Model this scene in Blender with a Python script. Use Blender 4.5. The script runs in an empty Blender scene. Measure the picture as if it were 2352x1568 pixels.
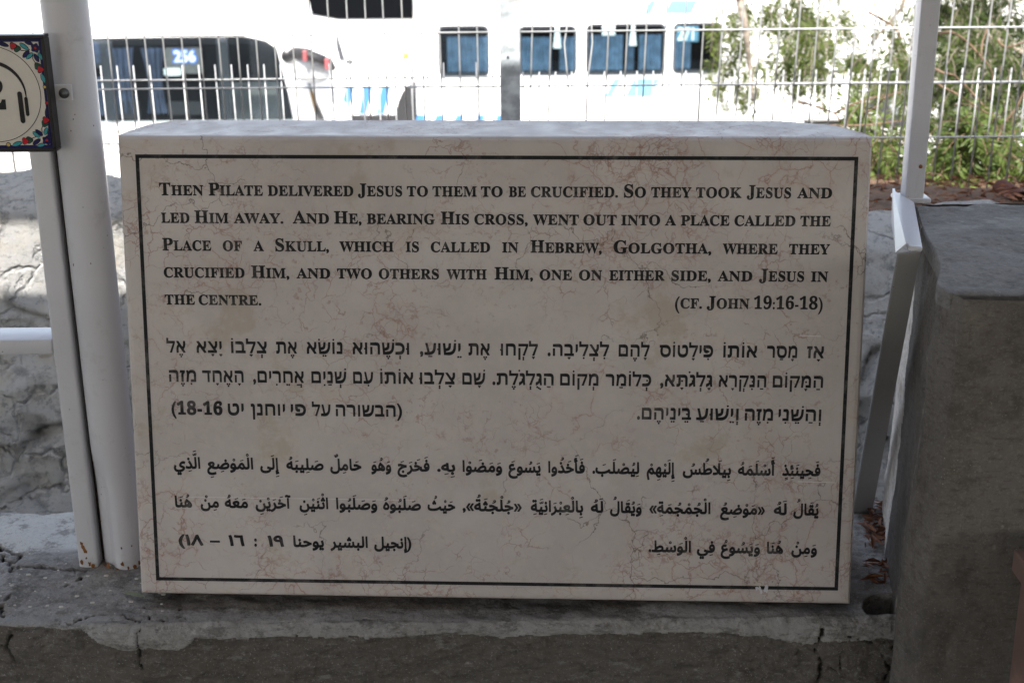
import bpy, bmesh, math, random
import numpy as np
from mathutils import Vector, Matrix, noise as mn
from mathutils.geometry import delaunay_2d_cdt
random.seed(7); rng = np.random.default_rng(7)
R = math.radians
sc = bpy.context.scene
COL = sc.collection

# ------------------------------------------------------------------ camera
FPX, CX, CY = 3231.0, 1176.0, 784.0            # focal length and centre for a 2352 px wide frame
_n = np.array([85 / FPX, 9444 / FPX, 1.0]); _n /= np.linalg.norm(_n)
_up = -_n
_Y = np.array([0, 0, 1.0]) - _n[2] * _n; _Y /= np.linalg.norm(_Y)
_X = np.cross(_Y, _up)
RW = np.array([_X, _Y, _up])                   # camera (x right, y down, z forward) -> world
CAM = np.array([0.0, 0.0, 1.55])
cd = bpy.data.cameras.new('camera'); cam = bpy.data.objects.new('camera', cd); COL.objects.link(cam)
mw = Matrix.Identity(4)
ax = [RW @ np.array(v, float) for v in ((1, 0, 0), (0, -1, 0), (0, 0, -1))]
for i in range(3):
    for j in range(3):
        mw[j][i] = ax[i][j]
    mw[i][3] = CAM[i]
cam.matrix_world = mw
cd.sensor_width = 22.3; cd.sensor_fit = 'HORIZONTAL'
cd.lens = 22.3 * FPX / 2352.0
cd.clip_start = 0.05; cd.clip_end = 500
cd.dof.use_dof = True; cd.dof.focus_distance = 1.90; cd.dof.aperture_fstop = 5.6
sc.camera = cam

# ------------------------------------------------------------------ light
SUN_EL, SUN_AZ = R(43.2), R(184)                 # azimuth: direction the sun stands in, from +Y clockwise
w = bpy.data.worlds.new('World'); sc.world = w; w.use_nodes = True
nt = w.node_tree
sky = nt.nodes.new('ShaderNodeTexSky'); sky.sky_type = 'NISHITA'; sky.sun_disc = False
sky.dust_density = 2.5; sky.ozone_density = .5; sky.sun_elevation = SUN_EL; sky.sun_rotation = SUN_AZ
hs = nt.nodes.new('ShaderNodeHueSaturation'); hs.inputs['Saturation'].default_value = .62   # hazier, paler sky
nt.links.new(sky.outputs[0], hs.inputs['Color']); nt.links.new(hs.outputs[0], nt.nodes['Background'].inputs[0])
nt.nodes['Background'].inputs[1].default_value = 0.15
sd = bpy.data.lights.new('sun', 'SUN'); sd.energy = 4.0; sd.angle = R(0.5); sd.color = (1.0, 0.965, 0.91)
sun = bpy.data.objects.new('sun', sd); COL.objects.link(sun)
sdir = Vector((math.sin(SUN_AZ) * math.cos(SUN_EL), math.cos(SUN_AZ) * math.cos(SUN_EL), math.sin(SUN_EL)))
sun.rotation_euler = sdir.to_track_quat('Z', 'Y').to_euler()
sc.view_settings.view_transform = 'Standard'; sc.view_settings.look = 'None'
sc.view_settings.exposure = 1.70; sc.view_settings.gamma = 1.0

# ------------------------------------------------------------------ helpers
def ray(px, py):
    return RW @ np.array([(px - CX) / FPX, (py - CY) / FPX, 1.0])
def aty(px, py, y):
    d = ray(px, py); return Vector(CAM + d * ((y - CAM[1]) / d[1]))
def atz(px, py, z):
    d = ray(px, py); return Vector(CAM + d * ((z - CAM[2]) / d[2]))

def link(o, parent=None):
    COL.objects.link(o)
    if parent is not None:
        o.parent = parent
        o.matrix_parent_inverse = parent.matrix_world.inverted() if False else Matrix.Translation(parent.location).inverted()
    return o
def mesh_obj(name, verts, faces, mat, parent=None, smooth=False, origin=None, mats=None, fmat=None):
    me = bpy.data.meshes.new(name)
    o = Vector(origin) if origin is not None else Vector((0, 0, 0))
    me.from_pydata([tuple(Vector(v) - o) for v in verts], [], [tuple(int(i) for i in f) for f in faces])
    for m in (mats or [mat]):
        me.materials.append(m)
    if fmat is not None:
        me.polygons.foreach_set('material_index', fmat)
    if smooth:
        me.polygons.foreach_set('use_smooth', [True] * len(me.polygons))
    me.update()
    ob = bpy.data.objects.new(name, me); ob.location = o
    return link(ob, parent)
def bm_obj(name, bm, mat, parent=None, smooth=False, origin=None, mats=None):
    me = bpy.data.meshes.new(name)
    o = Vector(origin) if origin is not None else Vector((0, 0, 0))
    if o.length: bmesh.ops.translate(bm, vec=-o, verts=bm.verts)
    bmesh.ops.recalc_face_normals(bm, faces=bm.faces)
    bm.to_mesh(me); bm.free()
    for m in (mats or [mat]): me.materials.append(m)
    if smooth: me.polygons.foreach_set('use_smooth', [True] * len(me.polygons))
    ob = bpy.data.objects.new(name, me); ob.location = o
    return link(ob, parent)
def empty(name, loc=(0, 0, 0)):
    o = bpy.data.objects.new(name, None); o.location = loc; o.empty_display_size = .1
    COL.objects.link(o); return o
def tag(o, label=None, cat=None, group=None, kind=None):
    if label: o['label'] = label
    if cat: o['category'] = cat
    if group: o['group'] = group
    if kind: o['kind'] = kind
    return o
def bm_box(bm, x0, x1, y0, y1, z0, z1, bev=0.0, seg=2, M=None):
    r = bmesh.ops.create_cube(bm, size=1.0)
    vs = r['verts']
    bmesh.ops.scale(bm, vec=(x1 - x0, y1 - y0, z1 - z0), verts=vs)
    bmesh.ops.translate(bm, vec=((x0 + x1) / 2, (y0 + y1) / 2, (z0 + z1) / 2), verts=vs)
    if bev:
        es = list({e for v in vs for e in v.link_edges})
        q = bmesh.ops.bevel(bm, geom=es, offset=bev, segments=seg, affect='EDGES', profile=.5)
        vs = list({v for f in q['faces'] for v in f.verts} | {v for v in vs if v.is_valid})
    if M is not None: bmesh.ops.transform(bm, matrix=M, verts=vs)
    return vs
def bm_tube(bm, pts, rad, n=8, cap=True):
    pts = [Vector(p) for p in pts]
    rads = rad if isinstance(rad, (list, tuple)) else [rad] * len(pts)
    rings = []
    t0 = (pts[1] - pts[0]).normalized()
    a = t0.orthogonal().normalized()
    for i, p in enumerate(pts):
        t = (pts[min(i + 1, len(pts) - 1)] - pts[max(i - 1, 0)]).normalized()
        a = (a - t * a.dot(t)).normalized(); b = t.cross(a)
        rings.append([bm.verts.new(p + (a * math.cos(2 * math.pi * k / n) + b * math.sin(2 * math.pi * k / n)) * rads[i]) for k in range(n)])
    for i in range(len(rings) - 1):
        for k in range(n):
            bm.faces.new((rings[i][k], rings[i][(k + 1) % n], rings[i + 1][(k + 1) % n], rings[i + 1][k]))
    if cap:
        bm.faces.new(rings[0][::-1]); bm.faces.new(rings[-1])
def bm_prism(bm, poly, dvec):
    """closed polygon (list of 3D points) extruded along dvec"""
    a = [bm.verts.new(p) for p in poly]; b = [bm.verts.new(Vector(p) + Vector(dvec)) for p in poly]
    bm.faces.new(a); bm.faces.new(b[::-1])
    for i in range(len(a)):
        j = (i + 1) % len(a); bm.faces.new((a[j], a[i], b[i], b[j]))
def flake(bm, c, u, v, r, n=9):
    c, u, v = Vector(c), Vector(u), Vector(v)
    bm.faces.new([bm.verts.new(c + (u * math.cos(2 * math.pi * k / n) + v * math.sin(2 * math.pi * k / n) * 1.5) * r * random.uniform(.45, 1.2)) for k in range(n)])
def rrect(x0, x1, z0, z1, r, n=5):
    out = []
    for cx_, cz_, a0 in ((x1 - r, z1 - r, 0), (x0 + r, z1 - r, 90), (x0 + r, z0 + r, 180), (x1 - r, z0 + r, 270)):
        for k in range(n + 1):
            a = R(a0 + 90 * k / n); out.append((cx_ + r * math.cos(a), cz_ + r * math.sin(a)))
    return out

# numpy value noise (fast, for big grids)
_P = rng.random(4096)
def _h(ix, iy, iz):
    return _P[(ix * 374761 + iy * 668265 + iz * 2147483 + (ix * iy) * 31 + (iy * iz) * 17) & 4095]
def vnoise(x, y, z):
    ix, iy, iz = np.floor(x).astype(np.int64), np.floor(y).astype(np.int64), np.floor(z).astype(np.int64)
    fx, fy, fz = x - ix, y - iy, z - iz
    fx, fy, fz = (f * f * (3 - 2 * f) for f in (fx, fy, fz))
    r = 0
    for dx in (0, 1):
        for dy in (0, 1):
            for dz in (0, 1):
                r = r + _h(ix + dx, iy + dy, iz + dz) * (fx if dx else 1 - fx) * (fy if dy else 1 - fy) * (fz if dz else 1 - fz)
    return r * 2 - 1
def fbm(x, y, z, o=5, g=.5, ridged=False):
    a, s, f = 1.0, 0, 1.0
    for k in range(o):
        v = vnoise(x * f + 17.3 * k, y * f + 5.1 * k, z * f + 9.7 * k)
        s = s + a * (1 - 2 * abs(v) if ridged else v); a *= g; f *= 2.03
    return s
def grid_faces(nu, nv):
    i = np.arange(nu * nv).reshape(nu, nv)
    return np.stack([i[:-1, :-1], i[1:, :-1], i[1:, 1:], i[:-1, 1:]], -1).reshape(-1, 4)
def np_mesh(name, V, Fc, mat, parent=None, smooth=True, origin=(0, 0, 0)):
    me = bpy.data.meshes.new(name)
    V = np.asarray(V, float).reshape(-1, 3) - np.array(origin)
    me.vertices.add(len(V)); me.vertices.foreach_set('co', V.ravel())
    n = len(Fc); k = Fc.shape[1]
    me.loops.add(n * k); me.loops.foreach_set('vertex_index', Fc.ravel().astype(np.int32))
    me.polygons.add(n); me.polygons.foreach_set('loop_start', np.arange(0, n * k, k, dtype=np.int32))
    me.polygons.foreach_set('use_smooth', [smooth] * n)
    me.materials.append(mat); me.update(calc_edges=True); me.validate()
    ob = bpy.data.objects.new(name, me); ob.location = origin
    return link(ob, parent)

# ------------------------------------------------------------------ materials
class NT:
    def __init__(s, name, rough=.6, spec=.5):
        s.m = bpy.data.materials.new(name); s.m.use_nodes = True
        s.t = s.m.node_tree; s.b = s.t.nodes['Principled BSDF']
        s.b.inputs['Roughness'].default_value = rough
        s.b.inputs['Specular IOR Level'].default_value = spec
        s.co = s.t.nodes.new('ShaderNodeTexCoord').outputs['Object']
    def n(s, typ, **kw):
        nd = s.t.nodes.new(typ)
        for k, v in kw.items():
            if k.startswith('_'): setattr(nd, k[1:], v)
            else: s.inp(nd.inputs[k.replace('__', ' ')], v)
        return nd
    def inp(s, sock, v):
        if isinstance(v, bpy.types.NodeSocket): s.t.links.new(v, sock)
        else:
            if sock.type == 'RGBA' and len(v) == 3: v = (*v, 1)
            sock.default_value = v
    def noise(s, scale, detail=6, rough=.6, co=None, dist=0.0):
        return s.n('ShaderNodeTexNoise', Vector=co or s.co, Scale=scale, Detail=detail, Roughness=rough, Distortion=dist).outputs['Fac']
    def noisec(s, scale, detail=4, co=None):
        return s.n('ShaderNodeTexNoise', Vector=co or s.co, Scale=scale, Detail=detail).outputs['Color']
    def ramp(s, fac, a, b, c0=0.0, c1=1.0):
        nd = s.n('ShaderNodeMapRange', Value=fac, _clamp=True)
        nd.inputs[1].default_value = a; nd.inputs[2].default_value = b; nd.inputs[3].default_value = c0; nd.inputs[4].default_value = c1
        nd.interpolation_type = 'SMOOTHSTEP'
        return nd.outputs[0]
    def mix(s, fac, a, b):
        nd = s.t.nodes.new('ShaderNodeMix'); nd.data_type = 'RGBA'
        s.inp(nd.inputs[0], fac); s.inp(nd.inputs[6], a); s.inp(nd.inputs[7], b)
        return nd.outputs[2]
    def math(s, op, a, b=0.0):
        nd = s.t.nodes.new('ShaderNodeMath'); nd.operation = op
        s.inp(nd.inputs[0], a); s.inp(nd.inputs[1], b); return nd.outputs[0]
    def vadd(s, a, b, sc_=None):
        if sc_ is not None:
            q = s.t.nodes.new('ShaderNodeVectorMath'); q.operation = 'SUBTRACT'; s.inp(q.inputs[0], b); q.inputs[1].default_value = (.5, .5, .5)
            q2 = s.t.nodes.new('ShaderNodeVectorMath'); q2.operation = 'SCALE'; s.inp(q2.inputs[0], q.outputs[0]); q2.inputs['Scale'].default_value = sc_
            b = q2.outputs[0]
        nd = s.t.nodes.new('ShaderNodeVectorMath'); nd.operation = 'ADD'; s.inp(nd.inputs[0], a); s.inp(nd.inputs[1], b); return nd.outputs[0]
    def scaled(s, v, co=None):
        nd = s.t.nodes.new('ShaderNodeMapping'); s.inp(nd.inputs['Vector'], co or s.co); nd.inputs['Scale'].default_value = v; return nd.outputs[0]
    def edge(s, co, scale, w_, rnd=1.0):
        v = s.n('ShaderNodeTexVoronoi', _feature='DISTANCE_TO_EDGE', Vector=co, Scale=scale, Randomness=rnd).outputs['Distance']
        return s.ramp(v, 0.0, w_, 1.0, 0.0)
    def sep(s, co=None):
        nd = s.t.nodes.new('ShaderNodeSeparateXYZ'); s.inp(nd.inputs[0], co or s.co); return nd.outputs
    def base(s, c): s.inp(s.b.inputs['Base Color'], c)
    def rough(s, v): s.inp(s.b.inputs['Roughness'], v)
    def bump(s, h, strength=.3, dist=.002, normal=None):
        nd = s.n('ShaderNodeBump', Strength=strength, Distance=dist, Height=h)
        if normal is not None: s.inp(nd.inputs['Normal'], normal)
        s.inp(s.b.inputs['Normal'], nd.outputs[0]); return nd.outputs[0]

def plain(name, col, rough=.5, spec=.5, metal=0.0, var=.12, vscale=30):
    a = NT(name, rough, spec); a.b.inputs['Metallic'].default_value = metal
    f = a.noise(vscale, 5)
    d = tuple(c * (1 - var) for c in col); e = tuple(min(1, c * (1 + var)) for c in col)
    a.base(a.mix(a.ramp(f, .35, .65), d, e)); return a.m

def marble():
    a = NT('veined_limestone', .42, .35)
    co = a.vadd(a.vadd(a.vadd(a.co, a.noisec(7, 4), .07), a.noisec(24, 5), .055), a.noisec(90, 3), .014)
    co2 = a.vadd(a.vadd(a.co, a.noisec(16, 5), .060), a.noisec(70, 4), .020)
    base = a.mix(a.ramp(a.noise(7, 6), .3, .7), (.430, .383, .362), (.505, .458, .436))
    base = a.mix(a.math('MULTIPLY', a.ramp(a.noise(13, 6, .7, co), .54, .70), .4), base, (.42, .345, .265))
    base = a.mix(a.math('MULTIPLY', a.ramp(a.noise(2.6, 6, .65), .45, .68), .30), base, (.36, .30, .28))
    base = a.mix(a.math('MULTIPLY', a.ramp(a.noise(90, 4), .45, .7), .25), base, (.54, .47, .39))
    m1 = a.ramp(a.noise(4.2, 5, .7), .445, .60); m2 = a.ramp(a.noise(5.0, 4, .6, a.vadd(a.co, (3.1, 1.7, 9.2))), .44, .60)
    m3 = a.ramp(a.noise(11.0, 4, .6, a.vadd(a.co, (1.1, 5.7, 2.2))), .48, .62)
    # soft pinkish halo, red brown reticulate veins, fine dark cracks
    base = a.mix(a.math('MULTIPLY', a.math('MULTIPLY', a.edge(co, 18, .12), m1), .22), base, (.42, .27, .21))
    base = a.mix(a.math('MULTIPLY', a.math('MULTIPLY', a.edge(co, 18, .022), m1), a.ramp(a.noise(40, 3), .38, .55, .12, .78)), base, (.28, .155, .12))
    base = a.mix(a.math('MULTIPLY', a.math('MULTIPLY', a.edge(co2, 40, .046), m2), a.ramp(a.noise(30, 3), .40, .58, 0.04, .72)), base, (.27, .145, .11))
    base = a.mix(a.math('MULTIPLY', a.math('MULTIPLY', a.edge(co2, 62, .075), a.math('MULTIPLY', m1, m3)), .7), base, (.25, .135, .10))
    dk = a.ramp(a.noise(4.0, 4, .6, a.vadd(a.co, (7.7, 2.2, 4.1))), .50, .60)
    base = a.mix(a.math('MULTIPLY', a.math('MULTIPLY', a.edge(co, 8.5, .009), dk), .8), base, (.12, .085, .07))
    base = a.mix(a.math('MULTIPLY', a.math('MULTIPLY', a.ramp(a.noise(105, 5, .7), .56, .66), m3), .55), base, (.27, .14, .105))
    sm = a.math('MULTIPLY', a.ramp(a.noise(9, 7, .65, a.vadd(a.co, (9, 9, 1))), .60, .68), .5)
    base = a.mix(sm, base, (.36, .30, .22))
    a.base(base)
    a.rough(a.ramp(a.noise(30, 4), .3, .7, .36, .55))
    a.bump(a.noise(160, 4), .12, .0006); return a.m

def concrete(name, c0, c1, c2, spk=(.42, .40, .36), spot=.66, bump=.5, light=None):
    a = NT(name, .9, .2)
    f = a.noise(5, 9, .72, None, .4)
    b = a.mix(a.ramp(f, .38, .60), c0, c1)
    b = a.mix(a.math('MULTIPLY', a.ramp(a.noise(130, 4, .8), .5, .72), .55), b, tuple(min(1, x * 1.5) for x in c1))
    b = a.mix(a.math('MULTIPLY', a.ramp(a.noise(22, 8, .75), .52, .66), .6), b, tuple(x * .6 for x in c0))
    b = a.mix(a.ramp(a.noise(14, 7, .7), .52, .68), b, c2)
    st = a.scaled((1, 1, 3.0))
    b = a.mix(a.math('MULTIPLY', a.ramp(a.noise(60, 5, .7, st), .5, .66), .5), b, tuple(x * .55 for x in c0))
    sp = a.n('ShaderNodeTexVoronoi', Vector=a.co, Scale=210.0).outputs['Distance']
    sp = a.math('MULTIPLY', a.ramp(sp, .06, .20, .75, 0), a.ramp(a.noise(18, 6, .8), .52, .66))
    b = a.mix(sp, b, spk)
    if light:
        b = light(a, b)
    a.base(b)
    h = a.math('ADD', a.noise(40, 8, .7), a.math('MULTIPLY', a.noise(260, 3), .35))
    a.bump(h, bump, .006); return a.m

def white_paint(name, col=(.555, .548, .575), rough=.30):
    a = NT(name, rough, .5)
    b = a.mix(a.ramp(a.noise(4, 5), .35, .65), tuple(c * .93 for c in col), col)
    b = a.mix(a.math('MULTIPLY', a.ramp(a.noise(16, 8, .8), .52, .70), .45), b, (.36, .345, .34))
    sp = a.n('ShaderNodeTexVoronoi', Vector=a.co, Scale=70.0).outputs['Distance']
    sp = a.math('MULTIPLY', a.ramp(sp, .05, .10, 1, 0), a.ramp(a.noise(18, 2), .55, .62))
    b = a.mix(a.math('MULTIPLY', sp, .8), b, (.12, .08, .05))
    dr = a.noise(26, 5, .7, a.scaled((1, 1, .12)))
    b = a.mix(a.math('MULTIPLY', a.ramp(dr, .60, .74), .35), b, (.30, .26, .22))
    a.base(b)
    n1 = a.math('ADD', a.noise(28, 5), a.math('MULTIPLY', a.noise(160, 3), .25))
    a.bump(n1, .22, .004); return a.m

def rock_mat():
    a = NT('limestone_rubble', .92, .15)
    g = a.mix(a.ramp(a.noise(3.5, 7), .35, .65), (.58, .57, .55), (.76, .73, .68))
    g = a.mix(a.math('MULTIPLY', a.ramp(a.noise(14, 9, .75), .5, .66), .7), g, (.25, .25, .25))
    g = a.mix(a.math('MULTIPLY', a.ramp(a.noise(6, 6, .6, a.vadd(a.co, (4, 4, 4))), .55, .7), .6), g, (.64, .55, .41))
    cr = a.vadd(a.vadd(a.co, a.noisec(5, 5), .16), a.noisec(24, 4), .05)
    g = a.mix(a.math('MULTIPLY', a.math('MULTIPLY', a.edge(cr, 6.5, .035), a.ramp(a.noise(3, 4), .46, .60)), .65), g, (.11, .11, .11))
    g = a.mix(a.math('MULTIPLY', a.ramp(a.noise(48, 6, .8), .52, .64), .6), g, (.20, .20, .20))
    a.base(g); a.bump(a.math('ADD', a.noise(22, 10, .8), a.math('MULTIPLY', a.edge(cr, 6.5, .05), -.6)), 1.0, .06); return a.m

def leaf_mat(name, c0, c1, trans=.35):
    a = NT(name, .55, .3)
    at = a.t.nodes.new('ShaderNodeAttribute'); at.attribute_name = 'tint'
    c = a.mix(at.outputs['Fac'], c0, c1)
    a.base(c)
    tr = a.n('ShaderNodeBsdfTranslucent', Color=c)
    mx = a.t.nodes.new('ShaderNodeMixShader'); mx.inputs[0].default_value = trans
    a.t.links.new(a.b.outputs[0], mx.inputs[1]); a.t.links.new(tr.outputs[0], mx.inputs[2])
    a.t.links.new(mx.outputs[0], a.t.nodes['Material Output'].inputs['Surface']); return a.m

def glass_mat(name):
    m = bpy.data.materials.new(name); m.use_nodes = True; t = m.node_tree
    tr = t.nodes.new('ShaderNodeBsdfTransparent'); tr.inputs[0].default_value = (.88, .93, .95, 1)
    gl = t.nodes.new('ShaderNodeBsdfGlossy'); gl.inputs['Roughness'].default_value = .03
    lw = t.nodes.new('ShaderNodeFresnel'); lw.inputs[0].default_value = 1.45
    mx = t.nodes.new('ShaderNodeMixShader')
    t.links.new(lw.outputs[0], mx.inputs[0]); t.links.new(tr.outputs[0], mx.inputs[1]); t.links.new(gl.outputs[0], mx.inputs[2])
    t.links.new(mx.outputs[0], t.nodes['Material Output'].inputs['Surface']); return m

def paint_ink():
    a = NT('worn_black_paint', .7, .25)
    f = a.math('ADD', a.noise(55, 6, .7), a.math('MULTIPLY', a.noise(9, 3), .6))
    b = a.mix(a.ramp(f, .78, 1.06), (.010, .010, .012), (.075, .070, .066))
    a.base(b); a.bump(a.noise(400, 3), .2, .0005); return a.m

M_marble = marble(); M_ink = paint_ink()
def _ledge_light(a, b):
    xyz = a.sep()
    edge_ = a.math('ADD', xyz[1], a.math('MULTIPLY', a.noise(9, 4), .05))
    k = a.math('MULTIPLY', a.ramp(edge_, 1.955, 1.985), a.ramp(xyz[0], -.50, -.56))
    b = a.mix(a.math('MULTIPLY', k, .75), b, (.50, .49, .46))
    # pale lime bloom along the front lip
    lip = a.math('MULTIPLY', a.ramp(xyz[1], 1.752, 1.742), a.ramp(a.noise(9, 8, .75), .36, .56))
    b = a.mix(a.math('MULTIPLY', lip, .55), b, (.30, .295, .29))
    # brown soil stain gathered along the foot of the slab
    foot = a.math('MULTIPLY', a.ramp(xyz[2], .545, .551), a.math('MULTIPLY', a.ramp(a.math('ADD', xyz[1], a.math('MULTIPLY', a.noise(20, 4), .012)), 1.757, 1.766), a.math('MULTIPLY', a.ramp(xyz[0], -.55, -.50), a.ramp(xyz[0], .53, .50))))
    b = a.mix(a.math('MULTIPLY', foot, .6), b, (.085, .062, .045))
    # darker brown front below the lip with bare pale scars
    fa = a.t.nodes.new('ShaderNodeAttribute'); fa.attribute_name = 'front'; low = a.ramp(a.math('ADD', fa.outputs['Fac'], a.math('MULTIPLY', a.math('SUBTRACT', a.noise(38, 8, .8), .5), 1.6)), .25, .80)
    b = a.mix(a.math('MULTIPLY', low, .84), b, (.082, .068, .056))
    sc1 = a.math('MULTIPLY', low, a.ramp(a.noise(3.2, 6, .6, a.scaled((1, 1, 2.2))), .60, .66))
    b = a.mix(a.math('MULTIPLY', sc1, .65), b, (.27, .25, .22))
    # sandy grain, streaks and blotches
    st = a.scaled((1, 1, 2.6))
    b = a.mix(a.math('MULTIPLY', a.ramp(a.noise(26, 9, .8, st), .50, .60), .55), b, (.055, .050, .043))
    b = a.mix(a.math('MULTIPLY', a.ramp(a.noise(34, 9, .8, a.vadd(st, (3, 3, 3))), .54, .64), .50), b, (.26, .25, .235))
    b = a.mix(a.math('MULTIPLY', a.ramp(a.noise(330, 3, .8), .58, .70), .6), b, (.40, .39, .37))
    b = a.mix(a.math('MULTIPLY', a.ramp(a.noise(280, 3, .8, a.vadd(a.co, (5, 1, 2))), .58, .70), .6), b, (.045, .04, .036))
    at = a.t.nodes.new('ShaderNodeAttribute'); at.attribute_name = 'crack'
    return a.mix(a.ramp(at.outputs['Fac'], .22, .75), b, (.030, .027, .024))
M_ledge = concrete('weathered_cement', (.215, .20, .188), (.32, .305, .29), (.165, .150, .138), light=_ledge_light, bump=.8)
def _pillar_wear(a, b):
    b = a.mix(a.math('MULTIPLY', a.ramp(a.noise(3.5, 8, .75), .50, .62), .55), b, (.068, .062, .056))
    b = a.mix(a.math('MULTIPLY', a.ramp(a.noise(3.0, 8, .75, a.vadd(a.co, (2, 7, 1))), .54, .64), .5), b, (.185, .175, .16))
    b = a.mix(a.math('MULTIPLY', a.ramp(a.noise(300, 3, .8), .56, .70), .5), b, (.24, .225, .205))
    b = a.mix(a.math('MULTIPLY', a.ramp(a.noise(24, 8, .85, a.scaled((1, 1, .25))), .58, .66), .45), b, (.06, .055, .05))
    ch = a.n('ShaderNodeTexVoronoi', Vector=a.vadd(a.co, a.noisec(60, 3), .02), Scale=16.0).outputs['Distance']
    return a.mix(a.math('MULTIPLY', a.ramp(ch, .05, .12, 1, 0), a.ramp(a.noise(8, 3), .54, .60)), b, (.33, .30, .265))
M_pillar = concrete('grey_brown_render', (.108, .094, .082), (.142, .126, .112), (.086, .075, .066), bump=.5, light=_pillar_wear)
M_pedge = concrete('tan_plaster_edge', (.50, .44, .38), (.62, .56, .50), (.38, .32, .26))
M_white = white_paint('white_gloss_paint')
M_white_shade = white_paint('shaded_white_paint', (.36, .35, .34), .45)  # darker copy of the white paint, shade of the downward leg put into colour
M_rock = rock_mat()
M_soil = concrete('leaf_covered_soil', (.10, .065, .045), (.15, .095, .06), (.07, .05, .035))
M_floor = concrete('dark_paving', (.085, .08, .075), (.11, .105, .10), (.07, .065, .06))
M_yard = concrete('yard_asphalt', (.38, .37, .36), (.44, .43, .41), (.34, .33, .32))
M_wire = plain('galvanised_wire', (.37, .375, .375), .45, .5, .3)
M_galv = plain('galvanised_steel', (.27, .295, .31), .5, .4, .15, .3, 25)
M_roof = plain('painted_roof_board', (.62, .60, .57), .7)
M_lime = concrete('white_limewash', (.72, .71, .68), (.78, .77, .74), (.66, .64, .60), bump=.3)
M_dark = plain('black_rubber', (.012, .012, .014), .6)
M_busw = plain('white_bus_paint', (.82, .82, .81), .3, .5, 0, .02)
M_blue = plain('blue_bus_stripe', (.045, .15, .32), .35, .5, 0, .05)
M_lblue = plain('pale_blue_bus_stripe', (.11, .25, .34), .35, .5, 0, .05)
M_int = plain('dark_bus_interior', (.0022, .0027, .0035), .8, .04)
M_cab = plain('grey_bus_interior', (.022, .024, .028), .6)
M_curt = plain('blue_curtain', (.075, .125, .185), .85, .2, 0, .25, 8)
M_curt2 = plain('grey_blue_curtain', (.075, .092, .135), .85, .2, 0, .2, 8)
M_glass = glass_mat('bus_window_glass')
M_frame = plain('window_rubber_grey', (.055, .058, .065), .6, .2)
M_card = plain('card_grey', (.13, .125, .118), .8)
M_cardw = plain('card_white', (.75, .80, .78), .8)
M_numb = plain('number_blue', (.05, .17, .60), .5)
M_numw = plain('number_white', (.85, .87, .9), .5)
M_red = plain('red_band', (.22, .05, .055), .5)
M_amber = plain('amber_lens', (.75, .45, .02), .3)
M_bark = plain('grey_bark', (.19, .16, .13), .9, .2, 0, .35, 25)
M_twig = plain('dry_brown_stem', (.135, .09, .06), .8, .2, 0, .3, 20)
M_leaf = leaf_mat('pepper_leaf', (.035, .056, .012), (.125, .155, .034), .42)
M_leaf2 = leaf_mat('shrub_leaf', (.030, .055, .011), (.12, .165, .036))
M_dry = leaf_mat('dry_leaf', (.10, .035, .018), (.26, .11, .05), .15)
M_clay = plain('terracotta', (.075, .024, .014), .75, .2)
M_wood = plain('brown_wood', (.19, .115, .09), .6, .4, 0, .3, 12)
M_bolt = plain('zinc_bolt', (.14, .15, .145), .4, .5, .6)
M_navy = plain('navy_glaze', (.012, .012, .07), .12, .6)
M_tile = plain('ivory_glaze', (.60, .56, .50), .12, .6, 0, .03)
M_sigf = plain('dark_bronze_frame', (.014, .012, .012), .35, .5, .4)
M_black = plain('black_glaze', (.012, .012, .013), .15, .6)
M_gred = plain('red_glaze', (.42, .012, .02), .15, .6)
M_gteal = plain('teal_glaze', (.045, .27, .30), .15, .6)
M_ggrn = plain('green_glaze', (.012, .060, .035), .15, .6)
M_gyel = plain('yellow_glaze', (.50, .36, .08), .15, .6)
M_rust = plain('rust', (.16, .07, .025), .9, .2, 0, .4, 60)

# ------------------------------------------------------------------ lettering engine
_fc = bpy.data.curves.new('lettering', 'FONT'); _fc.size = 1.0; _fc.fill_mode = 'NONE'; _fc.resolution_u = 4
_fo = bpy.data.objects.new('lettering', _fc); COL.objects.link(_fo)
def _raw(s):
    _fc.body = s
    bpy.context.view_layer.update()
    me = bpy.data.meshes.new_from_object(_fo.evaluated_get(bpy.context.evaluated_depsgraph_get()))
    co = np.zeros(len(me.vertices) * 3); me.vertices.foreach_get('co', co); co = co.reshape(-1, 3)[:, :2]
    adj = {}
    for e in me.edges:
        adj.setdefault(e.vertices[0], []).append(e.vertices[1]); adj.setdefault(e.vertices[1], []).append(e.vertices[0])
    loops, seen = [], set()
    for st in range(len(co)):
        if st in seen or st not in adj: continue
        lp, cur, prev = [st], st, None
        seen.add(st)
        nx = st + 1 if st + 1 in adj[st] else adj[st][0]
        while nx is not None and nx not in seen:
            lp.append(nx); seen.add(nx); prev, cur = cur, nx
            c = [q for q in adj[cur] if q not in seen]; nx = c[0] if c else None
        p = co[lp]
        keep = [i for i in range(len(p)) if np.linalg.norm(p[i] - p[i - 1]) > 1e-5]
        if len(keep) > 2: loops.append(p[keep])
    bpy.data.meshes.remove(me)
    return loops
_barx = min(l[:, 0].min() for l in _raw('|'))
_gc = {}
def glyph(ch):
    """outline loops and advance width of one character at size 1"""
    if ch not in _gc:
        if ch == ' ': _gc[ch] = ([], .28)
        else:
            lp = _raw(ch)
            both = _raw(ch + '|')
            adv = max(both, key=lambda l: l[:, 0].max())[:, 0].min() - _barx
            _gc[ch] = (lp, adv)
    return _gc[ch]
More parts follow.
